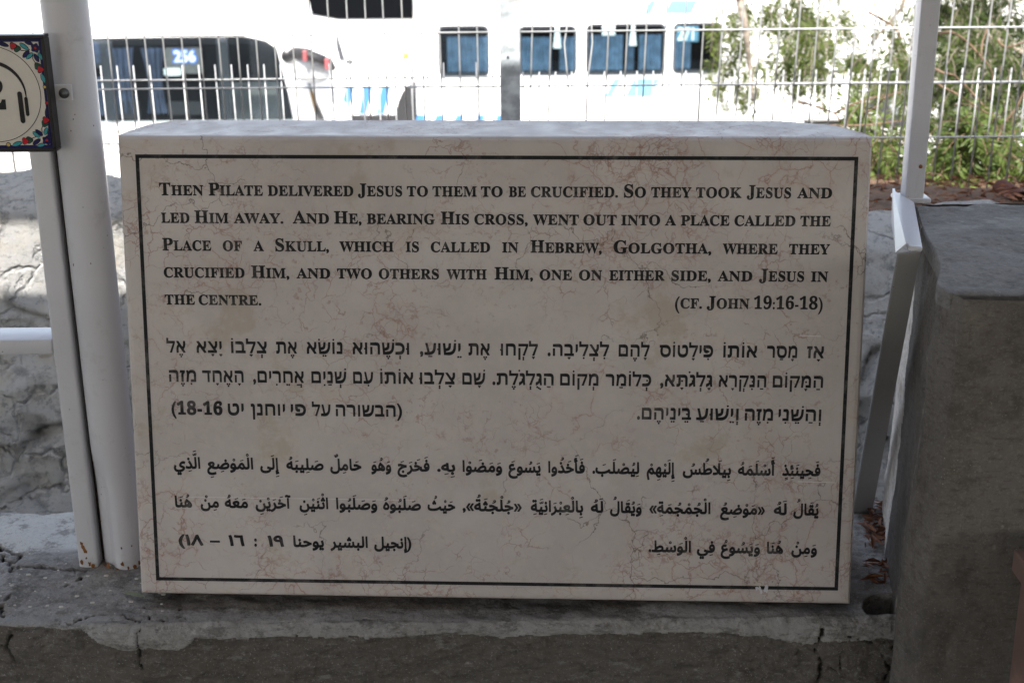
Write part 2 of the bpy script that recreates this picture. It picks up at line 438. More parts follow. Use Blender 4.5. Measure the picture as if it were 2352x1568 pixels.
def embolden(loops, dx, dy):
    if not loops: return loops
    big = max(loops, key=lambda l: abs(area(l))); sgn = 1.0 if area(big) > 0 else -1.0
    out = []
    for l in loops:
        d = np.roll(l, -1, 0) - l; d /= (np.linalg.norm(d, axis=1, keepdims=True) + 1e-9)
        nrm = np.stack([d[:, 1], -d[:, 0]], 1) * sgn
        b = nrm + np.roll(nrm, 1, 0); ln = np.linalg.norm(b, axis=1, keepdims=True)
        b = b / np.maximum(ln, .6) * 1.0
        out.append(l + b * np.array([dx, dy]))
    return out
def area(l):
    x, y = l[:, 0], l[:, 1]; return .5 * np.sum(x * np.roll(y, -1) - np.roll(x, -1) * y)
def bbox(loops):
    a = np.concatenate(loops); return a[:, 0].min(), a[:, 1].min(), a[:, 0].max(), a[:, 1].max()
def fill(loops):
    """robust non-zero fill -> verts2d, tris"""
    vs, es, k = [], [], 0
    for l in loops:
        n = len(l)
        vs += [Vector((float(a), float(b))) for a, b in l]; es += [(k + i, k + (i + 1) % n) for i in range(n)]; k += n
    r = delaunay_2d_cdt(vs, es, [], 0, 1e-6)
    V = np.array([tuple(v) for v in r[0]]); T = [f for f in r[2]]
    if not T: return V, []
    C_ = np.array([V[list(f)].mean(0) for f in T])
    wn = np.zeros(len(C_))
    for l in loops:
        a = l; b = np.roll(l, -1, 0)
        for (x0, y0), (x1, y1) in zip(a, b):
            up_ = (y0 <= C_[:, 1]) & (y1 > C_[:, 1]); dn = (y0 > C_[:, 1]) & (y1 <= C_[:, 1])
            cr = (x1 - x0) * (C_[:, 1] - y0) - (C_[:, 0] - x0) * (y1 - y0)
            wn += (up_ & (cr > 0)).astype(int) - (dn & (cr < 0)).astype(int)
    return V, [f for f, q in zip(T, wn) if q != 0]
def xf(loops, s, dx, dy, sy=None):
    return [l * np.array([s, sy if sy else s]) + np.array([dx, dy]) for l in loops]
class Ink:
    def __init__(s): s.V, s.F = [], []
    def add(s, loops, place):
        for grp in [loops]:
            V, T = fill(grp)
            k = len(s.V); s.V += [place(a, b) for a, b in V]; s.F += [tuple(k + i for i in f) for f in T]
    def build(s, name, mat, parent=None, origin=None):
        return mesh_obj(name, s.V, s.F, mat, parent, origin=origin)
def bold_math(ch):
    if 'A' <= ch <= 'Z': return chr(0x1D400 + ord(ch) - 65)
    if '0' <= ch <= '9': return chr(0x1D7CE + ord(ch) - 48)
    return ch
def run_latin(word, cap=1.0, small=.80):
    """capitals and small capitals; returns loops list per glyph"""
    out, x = [], 0.0
    for ch in word:
        sc_ = cap if (ch.isupper() or ch.isdigit() or ch in '()') else small
        lp, adv = glyph(bold_math(ch.upper()))
        lp = xf(lp, sc_, x, -.05 if ch in '()' else 0)
        lp = embolden(lp, .03, .03) if ch in ',.' else embolden(lp, .014, .024)
        if lp: out.append(lp)
        x += adv * sc_ + .012
    return out
def run_plain(word, dx=.0, dy=.0):
    out, x = [], 0.0
    for ch in word:
        lp, adv = glyph(ch)
        if lp: out.append(xf(embolden(lp, dx, dy), 1, x, 0))
        x += adv
    return out
HB_BELOW = '\u05b0\u05b1\u05b2\u05b3\u05b4\u05b5\u05b6\u05b7\u05b8\u05bb'
def run_hebrew(word):
    """laid out right to left; returns loops with the word ending at x = 0"""
    cl = []
    for ch in word:
        if '\u05b0' <= ch <= '\u05c7' and ch != '\u05be': cl[-1][1].append(ch)
        else: cl.append([ch, []])
    out, x = [], 0.0
    for ch, marks in cl:
        if ch == '(' or ch == ')':
            lp, adv = glyph(bold_math(')' if ch == '(' else '('))
        else: lp, adv = glyph(bold_math(ch) if ch.isdigit() else ch)
        lp = embolden(lp, .022, .052)
        x -= adv; g = xf(lp, 1, x, 0)
        if not g: continue
        out.append(g); x0, y0, x1, y1 = bbox(g); mid = (x0 + x1) / 2
        below = [m for m in marks if m in HB_BELOW]
        for m in marks:
            ml = embolden(glyph(m)[0], .018, .018); a0, b0, a1, b1 = bbox(ml); mc = (a0 + a1) / 2
            if m in HB_BELOW: tx, ty = mid, 0.0 - max(0, -.02 - 0)
            elif m == '\u05bc': tx = x0 + .00 if ch == 'ו' else (mid + (.02 if ch in 'גכנבפ' else 0)); ty = .28 - (b0 + b1) / 2
            elif m == '\u05c1': tx = x1 - .06; ty = y1 + .075 - b0
            elif m == '\u05c2': tx = x0 + .06; ty = y1 + .075 - b0
            else: tx = mid if ch == 'ו' else x0 + .02; ty = y1 + .075 - b0
            if m in HB_BELOW: ty = min(y0, 0) * (1 if ch in 'קןךץ' and False else 0) - .085 - b1
            out.append(xf(ml, 1, tx - mc, ty))
        x -= .015
    return out
AR = {'ا': 0xFE8D, 'أ': 0xFE83, 'إ': 0xFE87, 'آ': 0xFE81, 'ب': 0xFE8F, 'ة': 0xFE93, 'ت': 0xFE95, 'ث': 0xFE99, 'ج': 0xFE9D, 'ح': 0xFEA1,
      'خ': 0xFEA5, 'د': 0xFEA9, 'ذ': 0xFEAB, 'ر': 0xFEAD, 'ز': 0xFEAF, 'س': 0xFEB1, 'ش': 0xFEB5, 'ص': 0xFEB9, 'ض': 0xFEBD, 'ط': 0xFEC1,
      'ع': 0xFEC9, 'غ': 0xFECD, 'ف': 0xFED1, 'ق': 0xFED5, 'ك': 0xFED9, 'ل': 0xFEDD, 'م': 0xFEE1, 'ن': 0xFEE5, 'ه': 0xFEE9, 'و': 0xFEED,
      'ى': 0xFEEF, 'ي': 0xFEF1, 'ئ': 0xFE89}
AR_NOJOIN = 'اأإآةدذرزوى'
LAMALEF = {'آ': 0xFEF5, 'أ': 0xFEF7, 'إ': 0xFEF9, 'ا': 0xFEFB}
def run_arabic(word):
    cl = []
    for ch in word:
        if '\u064b' <= ch <= '\u0652': cl[-1][1].append(ch)
        else: cl.append([ch, []])
    m = []
    i = 0
    while i < len(cl):
        if cl[i][0] == 'ل' and i + 1 < len(cl) and cl[i + 1][0] in LAMALEF:
            m.append(['L' + cl[i + 1][0], cl[i][1]]); i += 2
        else: m.append(cl[i]); i += 1
    out, x = [], 0.0
    for i, (ch, marks) in enumerate(m):
        pj = i > 0 and m[i - 1][0] in AR and m[i - 1][0] not in AR_NOJOIN
        if ch[0] == 'L': code = LAMALEF[ch[1]] + (1 if pj else 0)
        elif ch in AR:
            nj = ch not in AR_NOJOIN and i + 1 < len(m) and (m[i + 1][0] in AR or m[i + 1][0][0] == 'L')
            if ch in AR_NOJOIN: code = AR[ch] + (1 if pj else 0)
            else: code = AR[ch] + (3 if pj and nj else 1 if pj else 2 if nj else 0)
        else: code = None
        c = chr(code) if code else {'(': bold_math(')'), ')': bold_math('('), '«': '»', '»': '«'}.get(ch, ch)
        lp, adv = glyph(c)
        lp = embolden(lp, .034, .050)
        x -= adv; g = xf(lp, 1, x, 0)
        if not g: continue
        out.append(g); x0, y0, x1, y1 = bbox(g); mid = (x0 + x1) / 2
        if ch[0] == 'L': mid = x1 - .18
        top, bot = max(y1, .42) + .06, min(y0, -.02) - .06
        for mk in sorted(marks, key=lambda q: q != '\u0651'):
            ml = embolden(glyph(mk)[0], .012, .012); ml = xf(ml, .9, 0, 0); a0, b0, a1, b1 = bbox(ml); mc = (a0 + a1) / 2
            if mk in '\u0650\u064d':
                out.append(xf(ml, 1, mid - mc, bot - b1)); bot -= b1 - b0 + .03
            else:
                out.append(xf(ml, 1, mid - mc, top - b0)); top += b1 - b0 + .04
    return out

# ------------------------------------------------------------------ the stone plaque
PH = np.array([[1722.23692, 4.8945969, -908], [14.4002327, 1089.755, -471], [-0.020172173, .0649827867, 1]])
PB = np.diag([1 / FPX, 1 / FPX, 1]) @ PH; PB /= np.linalg.norm(PB[:, 0])
ASP = np.linalg.norm(PB[:, 1])
P_O = CAM + RW @ PB[:, 2]; P_U = RW @ PB[:, 0]; P_V = RW @ PB[:, 1] / ASP
P_V = P_V - P_U * (P_U @ P_V); P_V /= np.linalg.norm(P_V)
P_N = np.cross(P_U, -P_V)
if P_N[1] > 0: P_N = -P_N
def onp(x, y, d=0.0):                           # metres right and down from the top left corner of the face
    return Vector(P_O + P_U * x + P_V * y + P_N * d)
_Hi = np.linalg.inv(PH)
def puv(px, py):                                # photograph pixel (4096 wide) -> metres on the face
    q = _Hi @ np.array([px / 1.7415 - CX, py / 1.7415 - CY, 1]); q /= q[2]; return q[0], q[1] * ASP
HH = ASP
corner = [onp(0, 0), onp(1, 0), onp(1, HH), onp(0, HH)]
z_top = (corner[0].z + corner[1].z) / 2
z_bot = (corner[2].z + corner[3].z) / 2
plan = [(.993, 0.028), (.966, .085), (.90, .118), (.48, .128), (.05, .132), (.018, .098), (.003, .045)]
bm = bmesh.new()
fv = [bm.verts.new(c) for c in corner]
def backpt(u, d, z):
    p = onp(u, 0); return Vector((p.x, p.y + d, z))
tb = [bm.verts.new(backpt(u, d, z_top + (p_z := 0.0))) for u, d in plan]
bb = [bm.verts.new(backpt(u, d, z_bot + .004)) for u, d in plan]
bm.faces.new(fv)
bm.faces.new([fv[0], fv[1]] + tb)
bm.faces.new([fv[3], fv[2]] + bb)
bm.faces.new([fv[1], fv[2], bb[0], tb[0]])
bm.faces.new([fv[0], fv[3], bb[-1], tb[-1]])
for i in range(len(tb) - 1): bm.faces.new([tb[i], tb[i + 1], bb[i + 1], bb[i]])
bmesh.ops.recalc_face_normals(bm, faces=bm.faces)
bm.edges.ensure_lookup_table()
fe = [e for e in bm.edges if all(v in fv for v in e.verts)]
bmesh.ops.bevel(bm, geom=fe, offset=.0085, segments=3, affect='EDGES', profile=.55)
PORG = (corner[2] + corner[3]) / 2
plaque = bm_obj('stone_plaque', bm, M_marble, None, origin=PORG)
tag(plaque, 'cream veined stone slab engraved in three languages, standing on the cement ledge', 'plaque')
# engraved border line
def strip(bm, x0, y0, x1, y1, d):
    bm.faces.new([bm.verts.new(onp(*p, d)) for p in ((x0, y0), (x1, y0), (x1, y1), (x0, y1))])
a = puv(310 * 1.7415, 355 * 1.7415); b = puv(1973 * 1.7415, 360 * 1.7415); c = puv(1929 * 1.7415, 1357 * 1.7415); d = puv(365 * 1.7415, 1330 * 1.7415)
bx0, bx1, by0, by1 = (a[0] + d[0]) / 2, (b[0] + c[0]) / 2, (a[1] + b[1]) / 2, (c[1] + d[1]) / 2
bw = .0050
bm = bmesh.new()
xs = [bx0, bx0 + bw, bx1 - bw, bx1]; ys = [by0, by0 + bw, by1 - bw, by1]
strip(bm, xs[0], ys[0], xs[3], ys[1], .0004); strip(bm, xs[0], ys[2], xs[3], ys[3], .0004)
strip(bm, xs[0], ys[1], xs[1], ys[2], .0004); strip(bm, xs[2], ys[1], xs[3], ys[2], .0004)
bm_obj('border_line', bm, M_ink, plaque, origin=PORG)

def fit(ink, glyphs, x0, x1, base, size, dy=0.0):
    if not glyphs: return
    al = [l for g in glyphs for l in g]; a0, _, a1, _ = bbox(al)
    s = (x1 - x0) / (a1 - a0)
    for g in glyphs:
        ink.add(xf(g, s, x0 - a0 * s, 0, size), lambda u, v: onp(u, base - v, .0004))
def L1(c): return 560 + c / 1.68
def L2(c): return 1960 + c / 1.568
EN = [(780, 793.5, [('Then', L1(134), L1(430)), ('Pilate', L1(465), L1(830)), ('delivered', L1(862), L1(1437)), ('Jesus', L1(1467), L1(1765)), ('to', L1(1796), L1(1938)), ('them', L1(1968), L1(2265)), ('to', L1(2293), L2(82)), ('be', L2(120), L2(228)), ('crucified.', L2(258), L2(805)), ('So', L2(842), L2(980)), ('they', L2(1012), L2(1265)), ('took', L2(1293), L2(1580)), ('Jesus', L2(1612), L2(1890)), ('and', L2(1928), L2(2147))]),
 (890.7, 904.5, [('led', L1(148), L1(338)), ('Him', L1(372), L1(600)), ('away.', L1(636), L1(968)), ('And', L1(1030), L1(1275)), ('He,', L1(1308), L1(1493)), ('bearing', L1(1528), L1(1985)), ('His', L1(2025), L1(2215)), ('cross,', L1(2250), L2(240)), ('went', L2(272), L2(560)), ('out', L2(588), L2(797)), ('into', L2(825), L2(1070)), ('a', L2(1100), L2(1170)), ('place', L2(1200), L2(1505)), ('called', L2(1535), L2(1918)), ('the', L2(1948), L2(2140))]),
 (1002, 1016, [('Place', L1(157), L1(485)), ('of', L1(562), L1(692)), ('a', L1(768), L1(838)), ('Skull,', L1(915), L1(1275)), ('which', L1(1345), L1(1710)), ('is', L1(1790), L1(1880)), ('called', L1(1958), L2(5)), ('in', L2(80), L2(182)), ('Hebrew,', L2(258), L2(705)), ('Golgotha,', L2(778), L2(1392)), ('where', L2(1462), L2(1808)), ('they', L2(1878), L2(2135))]),
 (1109.8, 1125, [('crucified', L1(167), L1(710)), ('Him,', L1(755), L1(1010)), ('and', L1(1058), L1(1285)), ('two', L1(1330), L1(1565)), ('others', L1(1610), L1(2015)), ('with', L1(2065), L1(2335)), ('Him,', L2(33), L2(275)), ('one', L2(315), L2(520)), ('on', L2(562), L2(708)), ('either', L2(752), L2(1100)), ('side,', L2(1142), L2(1390)), ('and', L2(1432), L2(1650)), ('Jesus', L2(1692), L2(1975)), ('in', L2(2017), L2(2125))]),
 (1217.5, 1236, [('the', L1(175), L1(378)), ('centre.', L1(402), L1(823)), ('(cf.', L2(1165), L2(1335)), ('John', L2(1365), L2(1632)), ('19:16-18)', L2(1660), L2(2092))])]
def baseline(yl, yr, xl, xr):
    a, b = puv(xl, yl), puv(xr, yr); return (a[1] + b[1]) / 2
capu = bbox(glyph(bold_math('H'))[0])[3]
for yl, yr, ws in EN:
    ink, cit, inc = Ink(), Ink(), False
    base = baseline(yl, yr, 680, 3330)
    s_ = abs(puv(1500, 1000)[1] - puv(1500, 951.5)[1]) / capu
    for wd, x0, x1 in ws:
        inc = inc or wd[0] == '('; fit(cit if inc else ink, run_latin(wd), puv(x0, (yl + yr) / 2)[0], puv(x1, (yl + yr) / 2)[0], base, s_)
    ink.build('english_line', M_ink, plaque, PORG)
    if cit.V: cit.build('english_citation', M_ink, plaque, PORG)
def H3(c): return 600 + c / 1.68
def H4(c): return 1960 + c / 1.68
HB = [(1409, 1428, [('אָז', H4(2137), H4(2252)), ('מָסַר', H4(1868), H4(2072)), ('אוֹתוֹ', H4(1575), H4(1803)), ('פִּילָטוֹס', H4(1147), H4(1507)), ('לָהֶם', H4(872), H4(1080)), ('לִצְלִיבָה.', H4(395), H4(808)), ('לָקְחוּ', H4(75), H4(330)), ('אֶת', H3(2148), H3(2292)), ('יֵשׁוּעַ,', H3(1822), H3(2103)), ('וּכְשֶׁהוּא', H3(1370), H3(1750)), ('נוֹשֵׂא', H3(1062), H3(1303)), ('אֶת', H3(857), H3(997)), ('צְלָבוֹ', H3(555), H3(795)), ('יָצָא', H3(322), H3(495)), ('אֶל', H3(122), H3(250))]),
 (1524, 1548, [('הַמָּקוֹם', H4(1908), H4(2247)), ('הַנִּקְרָא', H4(1545), H4(1865)), ('גָּלְגֹּתָּא,', H4(1152), H4(1503)), ('כְּלוֹמַר', H4(785), H4(1092)), ('מְקוֹם', H4(480), H4(738)), ('הַגֻּלְגֹּלֶת.', H4(25), H4(437)), ('שָׁם', H3(2108), H3(2262)), ('צָלְבוּ', H3(1817), H3(2060)), ('אוֹתוֹ', H3(1557), H3(1780)), ('עִם', H3(1375), H3(1510)), ('שְׁנַיִם', H3(1095), H3(1330)), ('אֲחֵרִים,', H3(703), H3(1045)), ('הָאֶחָד', H3(363), H3(640)), ('מִזֶּה', H3(140), H3(322))]),
 (1657, 1679, [('וְהַשֵּׁנִי', H4(1948), H4(2235)), ('מִזֶּה', H4(1722), H4(1912)), ('וְיֵשׁוּעַ', H4(1395), H4(1680)), ('בֵּינֵיהֶם.', H4(998), H4(1362)), ('(הבשורה', H3(1260), H3(1705)), ('על', H3(1100), H3(1225)), ('פי', H3(958), H3(1060)), ('יוחנן', H3(690), H3(920)), ('יט', H3(535), H3(643)), (')61-81', H3(157), H3(500))])]
hbu = bbox(glyph('ה')[0])[3]
for yl, yr, ws in HB:
    ink, cit, inc = Ink(), Ink(), False
    base = baseline(yl, yr, 720, 3290)
    s_ = abs(puv(1500, 1500)[1] - puv(1500, 1458)[1]) / hbu
    for wd, x0, x1 in ws:
        if wd == ')61-81': wd = '61-81)'
        inc = inc or wd[0] == '('; fit(cit if inc else ink, run_hebrew(wd), puv(x0, (yl + yr) / 2)[0], puv(x1, (yl + yr) / 2)[0], base, s_)
    ink.build('hebrew_line', M_ink, plaque, PORG)
    if cit.V: cit.build('hebrew_citation', M_ink, plaque, PORG)
def A5(c): return 640 + c / 1.68
ABW = [(1873, 1898.7, [('فَحِينَئِذٍ', H4(1975), H4(2233)), ('أَسْلَمَهُ', H4(1677), H4(1925)), ('بِيلَاطُسُ', H4(1307), H4(1632)), ('إِلَيْهِمْ', H4(1065), H4(1255)), ('لِيُصْلَبَ.', H4(700), H4(1015)), ('فَأَخَذُوا', H4(403), H4(650)), ('يَسُوعَ', H4(135), H4(353)), ('وَمَضَوْا', A5(2045), A5(2312)), ('بِهِ.', A5(1875), A5(1997)), ('فَخَرَجَ', A5(1608), A5(1825)), ('وَهُوَ', A5(1432), A5(1567)), ('حَامِلٌ', A5(1157), A5(1367)), ('صَلِيبَهُ', A5(862), A5(1113)), ('إِلَى', A5(687), A5(815)), ('الْمَوْضِعِ', A5(330), A5(640)), ('الَّذِي', A5(107), A5(285))]),
 (2026, 2057.6, [('يُقَالُ', H4(2053), H4(2222)), ('لَهُ', H4(1920), H4(2008)), ('«مَوْضِعُ', H4(1560), H4(1862)), ('الْجُمْجُمَةِ»', H4(1083), H4(1495)), ('وَيُقَالُ', H4(820), H4(1033)), ('لَهُ', H4(690), H4(775)), ('بِالْعِبْرَانِيَّةِ', H4(287), H4(640)), ('«جُلْجُثَةُ»,', A5(2047), H4(228)), ('حَيْثُ', A5(1812), A5(1998)), ('صَلَبُوهُ', A5(1513), A5(1768)), ('وَصَلَبُوا', A5(1198), A5(1475)), ('اثْنَيْنِ', A5(952), A5(1145)), ('آخَرَيْنِ', A5(657), A5(895)), ('مَعَهُ', A5(450), A5(607)), ('مِنْ', A5(288), A5(412)), ('هُنَا', A5(117), A5(232))]),
 (2179.7, 2210.6, [('وَمِنْ', H4(2040), H4(2213)), ('هُنَا', H4(1875), H4(1985)), ('وَيَسُوعُ', H4(1565), H4(1830)), ('فِي', H4(1405), H4(1527)), ('الْوَسْطِ.', H4(1080), H4(1365)), ('(إنجيل', A5(1455), A5(1705)), ('البشير', A5(1160), A5(1412)), ('يوحنا', A5(912), A5(1118)), ('٩١', A5(740), A5(850)), (':', A5(650), A5(668)), ('٦١', A5(478), A5(585)), ('–', A5(353), A5(420)), ('٨١)', A5(143), A5(310))])]
aru = bbox(glyph('\ufe8d')[0])[3]
for yl, yr, ws in ABW:
    ink, cit, inc = Ink(), Ink(), False
    base = baseline(yl, yr, 730, 3280)
    s_ = abs(puv(1500, 2000)[1] - puv(1500, 1957)[1]) / aru
    for wd, x0, x1 in ws:
        inc = inc or wd[0] == '('; fit(cit if inc else ink, run_arabic(wd), puv(x0, (yl + yr) / 2)[0], puv(x1, (yl + yr) / 2)[0], base, s_)
    ink.build('arabic_line', M_ink, plaque, PORG)
    if cit.V: cit.build('arabic_citation', M_ink, plaque, PORG)
# paint dab and pale scratches on the face
bm = bmesh.new()
dx_, dy_ = puv(2896 + 270 / 1.684, 1800 + 940 / 1.684)
for k in range(5): flake(bm, onp(dx_ + random.uniform(-.010, .012), dy_ + random.uniform(-.004, .003), .0008 + .0001 * k), P_U, P_V, random.uniform(.002, .0042))
bm_obj('paint_dab', bm, M_white, plaque, origin=PORG)
M_scr = plain('scratched_stone', (.62, .60, .58))
for (x0, y0), (x1, y1), w_ in ((puv(1960 + 2080 / 1.68, 1760 + 277 / 1.68), puv(1960 + 2335 / 1.68, 1760 + 284 / 1.68), .0005), (puv(640 + 160 / 1.68, 1760 + 380 / 1.68), puv(640 + 1720 / 1.68, 1760 + 402 / 1.68), .00035), (puv(1960 + 2090 / 1.68, 1300 + 70 / 1.68), puv(1960 + 2230 / 1.68, 1300 + 75 / 1.68), .0005)):
    bm = bmesh.new(); bm.faces.new([bm.verts.new(onp(*p, .0003)) for p in ((x0, y0 - w_), (x1, y1 - w_), (x1, y1 + w_), (x0, y0 + w_))])
    bm_obj('scratch', bm, M_scr, plaque, origin=PORG)
# mortar bed under the slab
LZ = z_bot - .012
bm = bmesh.new()
p0, p1 = onp(.03, HH), onp(.97, HH)
bm_box(bm, p0.x, p1.x, max(p0.y, p1.y) + .045, p0.y + .15, LZ - .01, z_bot + .003, .002)
bm_obj('mortar_bed', bm, M_soil, plaque, origin=PORG)

# ------------------------------------------------------------------ low wall with cracked cement top
YF, YB = 1.712, 2.085
prof = []
def seg(p, q, n):
    for i in range(n): prof.append((p[0] + (q[0] - p[0]) * i / n, p[1] + (q[1] - p[1]) * i / n))
seg((YB + .01, 0.0), (YB + .01, LZ - .01), 6)
seg((YB + .01, LZ - .01), (YB - .006, LZ), 4)
seg((YB - .006, LZ), (YF + .022, LZ), 185)
for k in range(14):
    a = R(90 * k / 14); prof.append((YF + .022 - .022 * math.sin(a), LZ - .022 + .022 * math.cos(a)))
seg((YF, LZ - .022), (YF - .004, LZ - .26), 130)
seg((YF - .004, LZ - .26), (YF - .004, 0), 8); prof.append((YF - .004, 0.0))
prof = np.array(prof)
gx = np.r_[np.linspace(-1.35, -.83, 40), np.linspace(-.827, .60, 780), np.linspace(.605, 1.30, 30)]; NX = len(gx)
Y_ = np.repeat(prof[None, :, 0], NX, 0); Z_ = np.repeat(prof[None, :, 1], NX, 0); X_ = np.repeat(gx[:, None], len(prof), 1)
tg = np.gradient(prof, axis=0); nr = np.stack([tg[:, 1], -tg[:, 0]], 1); nr /= np.linalg.norm(nr, axis=1, keepdims=True)
nr = np.where((nr[:, :1] * 0 + 1) > 0, nr, nr)
if nr[40, 1] < 0: nr = -nr
ontop = (prof[:, 1] > LZ - .003)[None, :]
disp = fbm(X_ * 9, Y_ * 9, Z_ * 9, 6, .55) * .0045 + fbm(X_ * 2.3, Y_ * 2.3, Z_ * 2.3, 3) * .006
disp = np.where(ontop, disp * .9 + np.abs(fbm(X_ * 22, Y_ * 30, Z_ * 22, 4)) * .0022, disp * 1.6 + fbm(X_ * 34, Y_ * 34, Z_ * 60, 5, .65) * .0034)
# rounded mortar lip hanging over the front, ragged lower edge
lipz = LZ - np.interp(X_, [-.70, -.60, -.585, -.55, -.455, -.44, -.2, .3, .56], [.002, .004, .016, .036, .034, .020, .026, .022, .030]) - .006 * fbm(X_ * 8, X_ * 0, X_ * 0, 5, .65)
lip = (~ontop) & (Y_ < 1.8) & (Z_ > lipz)
disp = disp + np.where(lip, .005, 0)
CRK = np.zeros(X_.shape)
def crack(pts, wd, dep, lift=0.0):
    """carve along a 3D polyline lying on the wall surface"""
    global disp, CRK
    wd = wd * .85; P = np.array(pts)
    best = np.full(X_.shape, 9.0)
    jx = fbm(X_ * 26, Y_ * 26, Z_ * 26, 5, .6) * .009
    for a, b in zip(P[:-1], P[1:]):
        d = b - a; L = d @ d
        t = np.clip(((X_ - a[0]) * d[0] + (Y_ - a[1]) * d[1] + (Z_ - a[2]) * d[2]) / L, 0, 1)
        q = np.sqrt((X_ - a[0] - t * d[0] + jx) ** 2 + (Y_ - a[1] - t * d[1] + jx) ** 2 + (Z_ - a[2] - t * d[2]) ** 2)
        best = np.minimum(best, q)
    k = np.clip(1.3 - best / (wd * (.9 + .4 * jx / .006).clip(.6, 1.6)), 0, 1); disp = disp - dep * k; CRK = np.maximum(CRK, k)
def c5t(*p): return [tuple(atz(x / 1.68 / 1.7415, (1900 + y / 1.68) / 1.7415, LZ)) for x, y in p]
def c5f(*p): return [tuple(aty(x / 1.68 / 1.7415, (1900 + y / 1.68) / 1.7415, YF)) for x, y in p]
def c7f(*p): return [tuple(aty((2896 + x / 1.684) / 1.7415, (1800 + y / 1.684) / 1.7415, YF)) for x, y in p]
crack(c5t((-60, 450), (60, 480), (150, 510), (100, 575), (50, 578), (0, 505)), .004, .012)
crack(c5t((20, 545), (60, 595), (100, 625), (150, 600), (250, 610), (380, 620), (545, 635), (600, 650)), .0045, .012)
crack(c5t((560, 660), (545, 700), (480, 720), (405, 750)), .003, .006)
crack(c5t((85, 790), (35, 860), (35, 920), (0, 950)), .004, .010)
crack(c5f((65, 965), (58, 1100), (45, 1180), (88, 1250), (95, 1330), (115, 1420)), .004, .012)
crack(c5f((925, 1000), (915, 1080), (940, 1150), (960, 1300), (940, 1420)), .003, .006)
crack(c5t((480, 985), (560, 950), (700, 940), (800, 955), (920, 985)), .005, .007)
crack(c7f((585, 1130), (650, 1160), (660, 1240), (595, 1320), (640, 1390), (650, 1460), (640, 1580)), .004, .012)
crack(c7f((1160, 1290), (1080, 1370), (1120, 1460), (1080, 1520)), .003, .008)
crack(c5t((960, 950), (1020, 935), (1000, 960), (1120, 965), (1210, 945)), .0028, .006)
crack(c5t((1000, 880), (1250, 885), (1480, 890), (1720, 890)), .0022, .004)
crack(c5t((1240, 935), (1290, 945), (1270, 985), (1230, 1000)), .0035, .009)
crack(c5t((1410, 985), (1360, 1020)), .003, .007); crack(c5t((1720, 880), (1690, 915), (1650, 925)), .002, .004)
crack(c5f((0, 1160), (40, 1190)), .003, .008)
crack(c7f((1000, 1290), (900, 1250), (830, 1235)), .0025, .006); crack(c7f((700, 1440), (780, 1480), (770, 1360)), .0022, .006)
crack([tuple(atz(x_, y_, LZ)) for x_, y_ in ((760, 1414), (860, 1418), (960, 1421), (1060, 1424))], .0022, .004)
crack([tuple(atz(x_, y_, LZ)) for x_, y_ in ((1620, 1437), (1720, 1441), (1830, 1440), (1920, 1446))], .0022, .004)
# round drain hole by the pillar
hc = atz(2058, 1400, LZ)
rr = np.sqrt(((X_ - hc.x) / 1.15) ** 2 + (Y_ - hc.y) ** 2)
disp = np.where(ontop & (rr < .040), -.13 * np.clip((.040 - rr) / .006, 0, 1), disp)
Vv = np.stack([X_, Y_ + disp * nr[None, :, 0], Z_ + disp * nr[None, :, 1]], -1)
wall = np_mesh('parapet_wall', Vv, grid_faces(NX, len(prof)), M_ledge)
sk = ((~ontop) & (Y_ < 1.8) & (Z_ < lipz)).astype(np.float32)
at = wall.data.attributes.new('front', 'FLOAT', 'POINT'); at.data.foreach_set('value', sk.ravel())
at = wall.data.attributes.new('crack', 'FLOAT', 'POINT'); at.data.foreach_set('value', CRK.ravel().astype(np.float32))
tag(wall, 'low grey cement wall with cracked top ledge carrying the engraved slab', 'wall')

# ------------------------------------------------------------------ round white post on the left
PX, PY = -.5865, 1.902
bm = bmesh.new(); NS, NZ = 40, 120
ring = []
for j in range(NZ + 1):
    z = LZ - .01 + (2.62 - LZ) * j / NZ
    row = []
    for k in range(NS):
        a = 2 * math.pi * k / NS
        r = .0310 + .0004 * mn.noise(Vector((math.cos(a) * 2, math.sin(a) * 2, z * 5)))
        dent = math.exp(-(((a - R(228)) / .55) ** 2)) * max(0, min(1, (LZ + .19 - z) / .06)) * .011
        r -= dent
        row.append(bm.verts.new((PX + r * math.cos(a), PY + r * math.sin(a), z)))
    ring.append(row)
for j in range(NZ):
    for k in range(NS): bm.faces.new((ring[j][k], ring[j][(k + 1) % NS], ring[j + 1][(k + 1) % NS], ring[j + 1][k]))
post = bm_obj('roof_post', bm, M_white, None, True, (PX, PY, LZ))
tag(post, 'thick round white painted steel pole left of the engraved slab', 'post')
bm = bmesh.new()
for k in range(16):
    a0 = R(random.uniform(185, 330)); r = .0318
    flake(bm, (PX + r * math.cos(a0), PY + r * math.sin(a0), LZ + .002 + .010 * random.random() ** 2), (-math.sin(a0), math.cos(a0), 0), (0, 0, 1), random.uniform(.0015, .004))
bm_obj('rust_flake', bm, M_rust, post, origin=(PX, PY, LZ))

for k in range(16):
    a0 = R(random.uniform(205, 350)); z = LZ + .02 + .95 * random.random(); r = .0313; bm = bmesh.new()
    flake(bm, (PX + r * math.cos(a0), PY + r * math.sin(a0), z), (-math.sin(a0), math.cos(a0), 0), (0, 0, 1), random.choice((.0007, .0009, .0012, .0017)), 6)
    bm_obj('paint_chip', bm, M_rust, post, origin=(PX, PY, LZ))

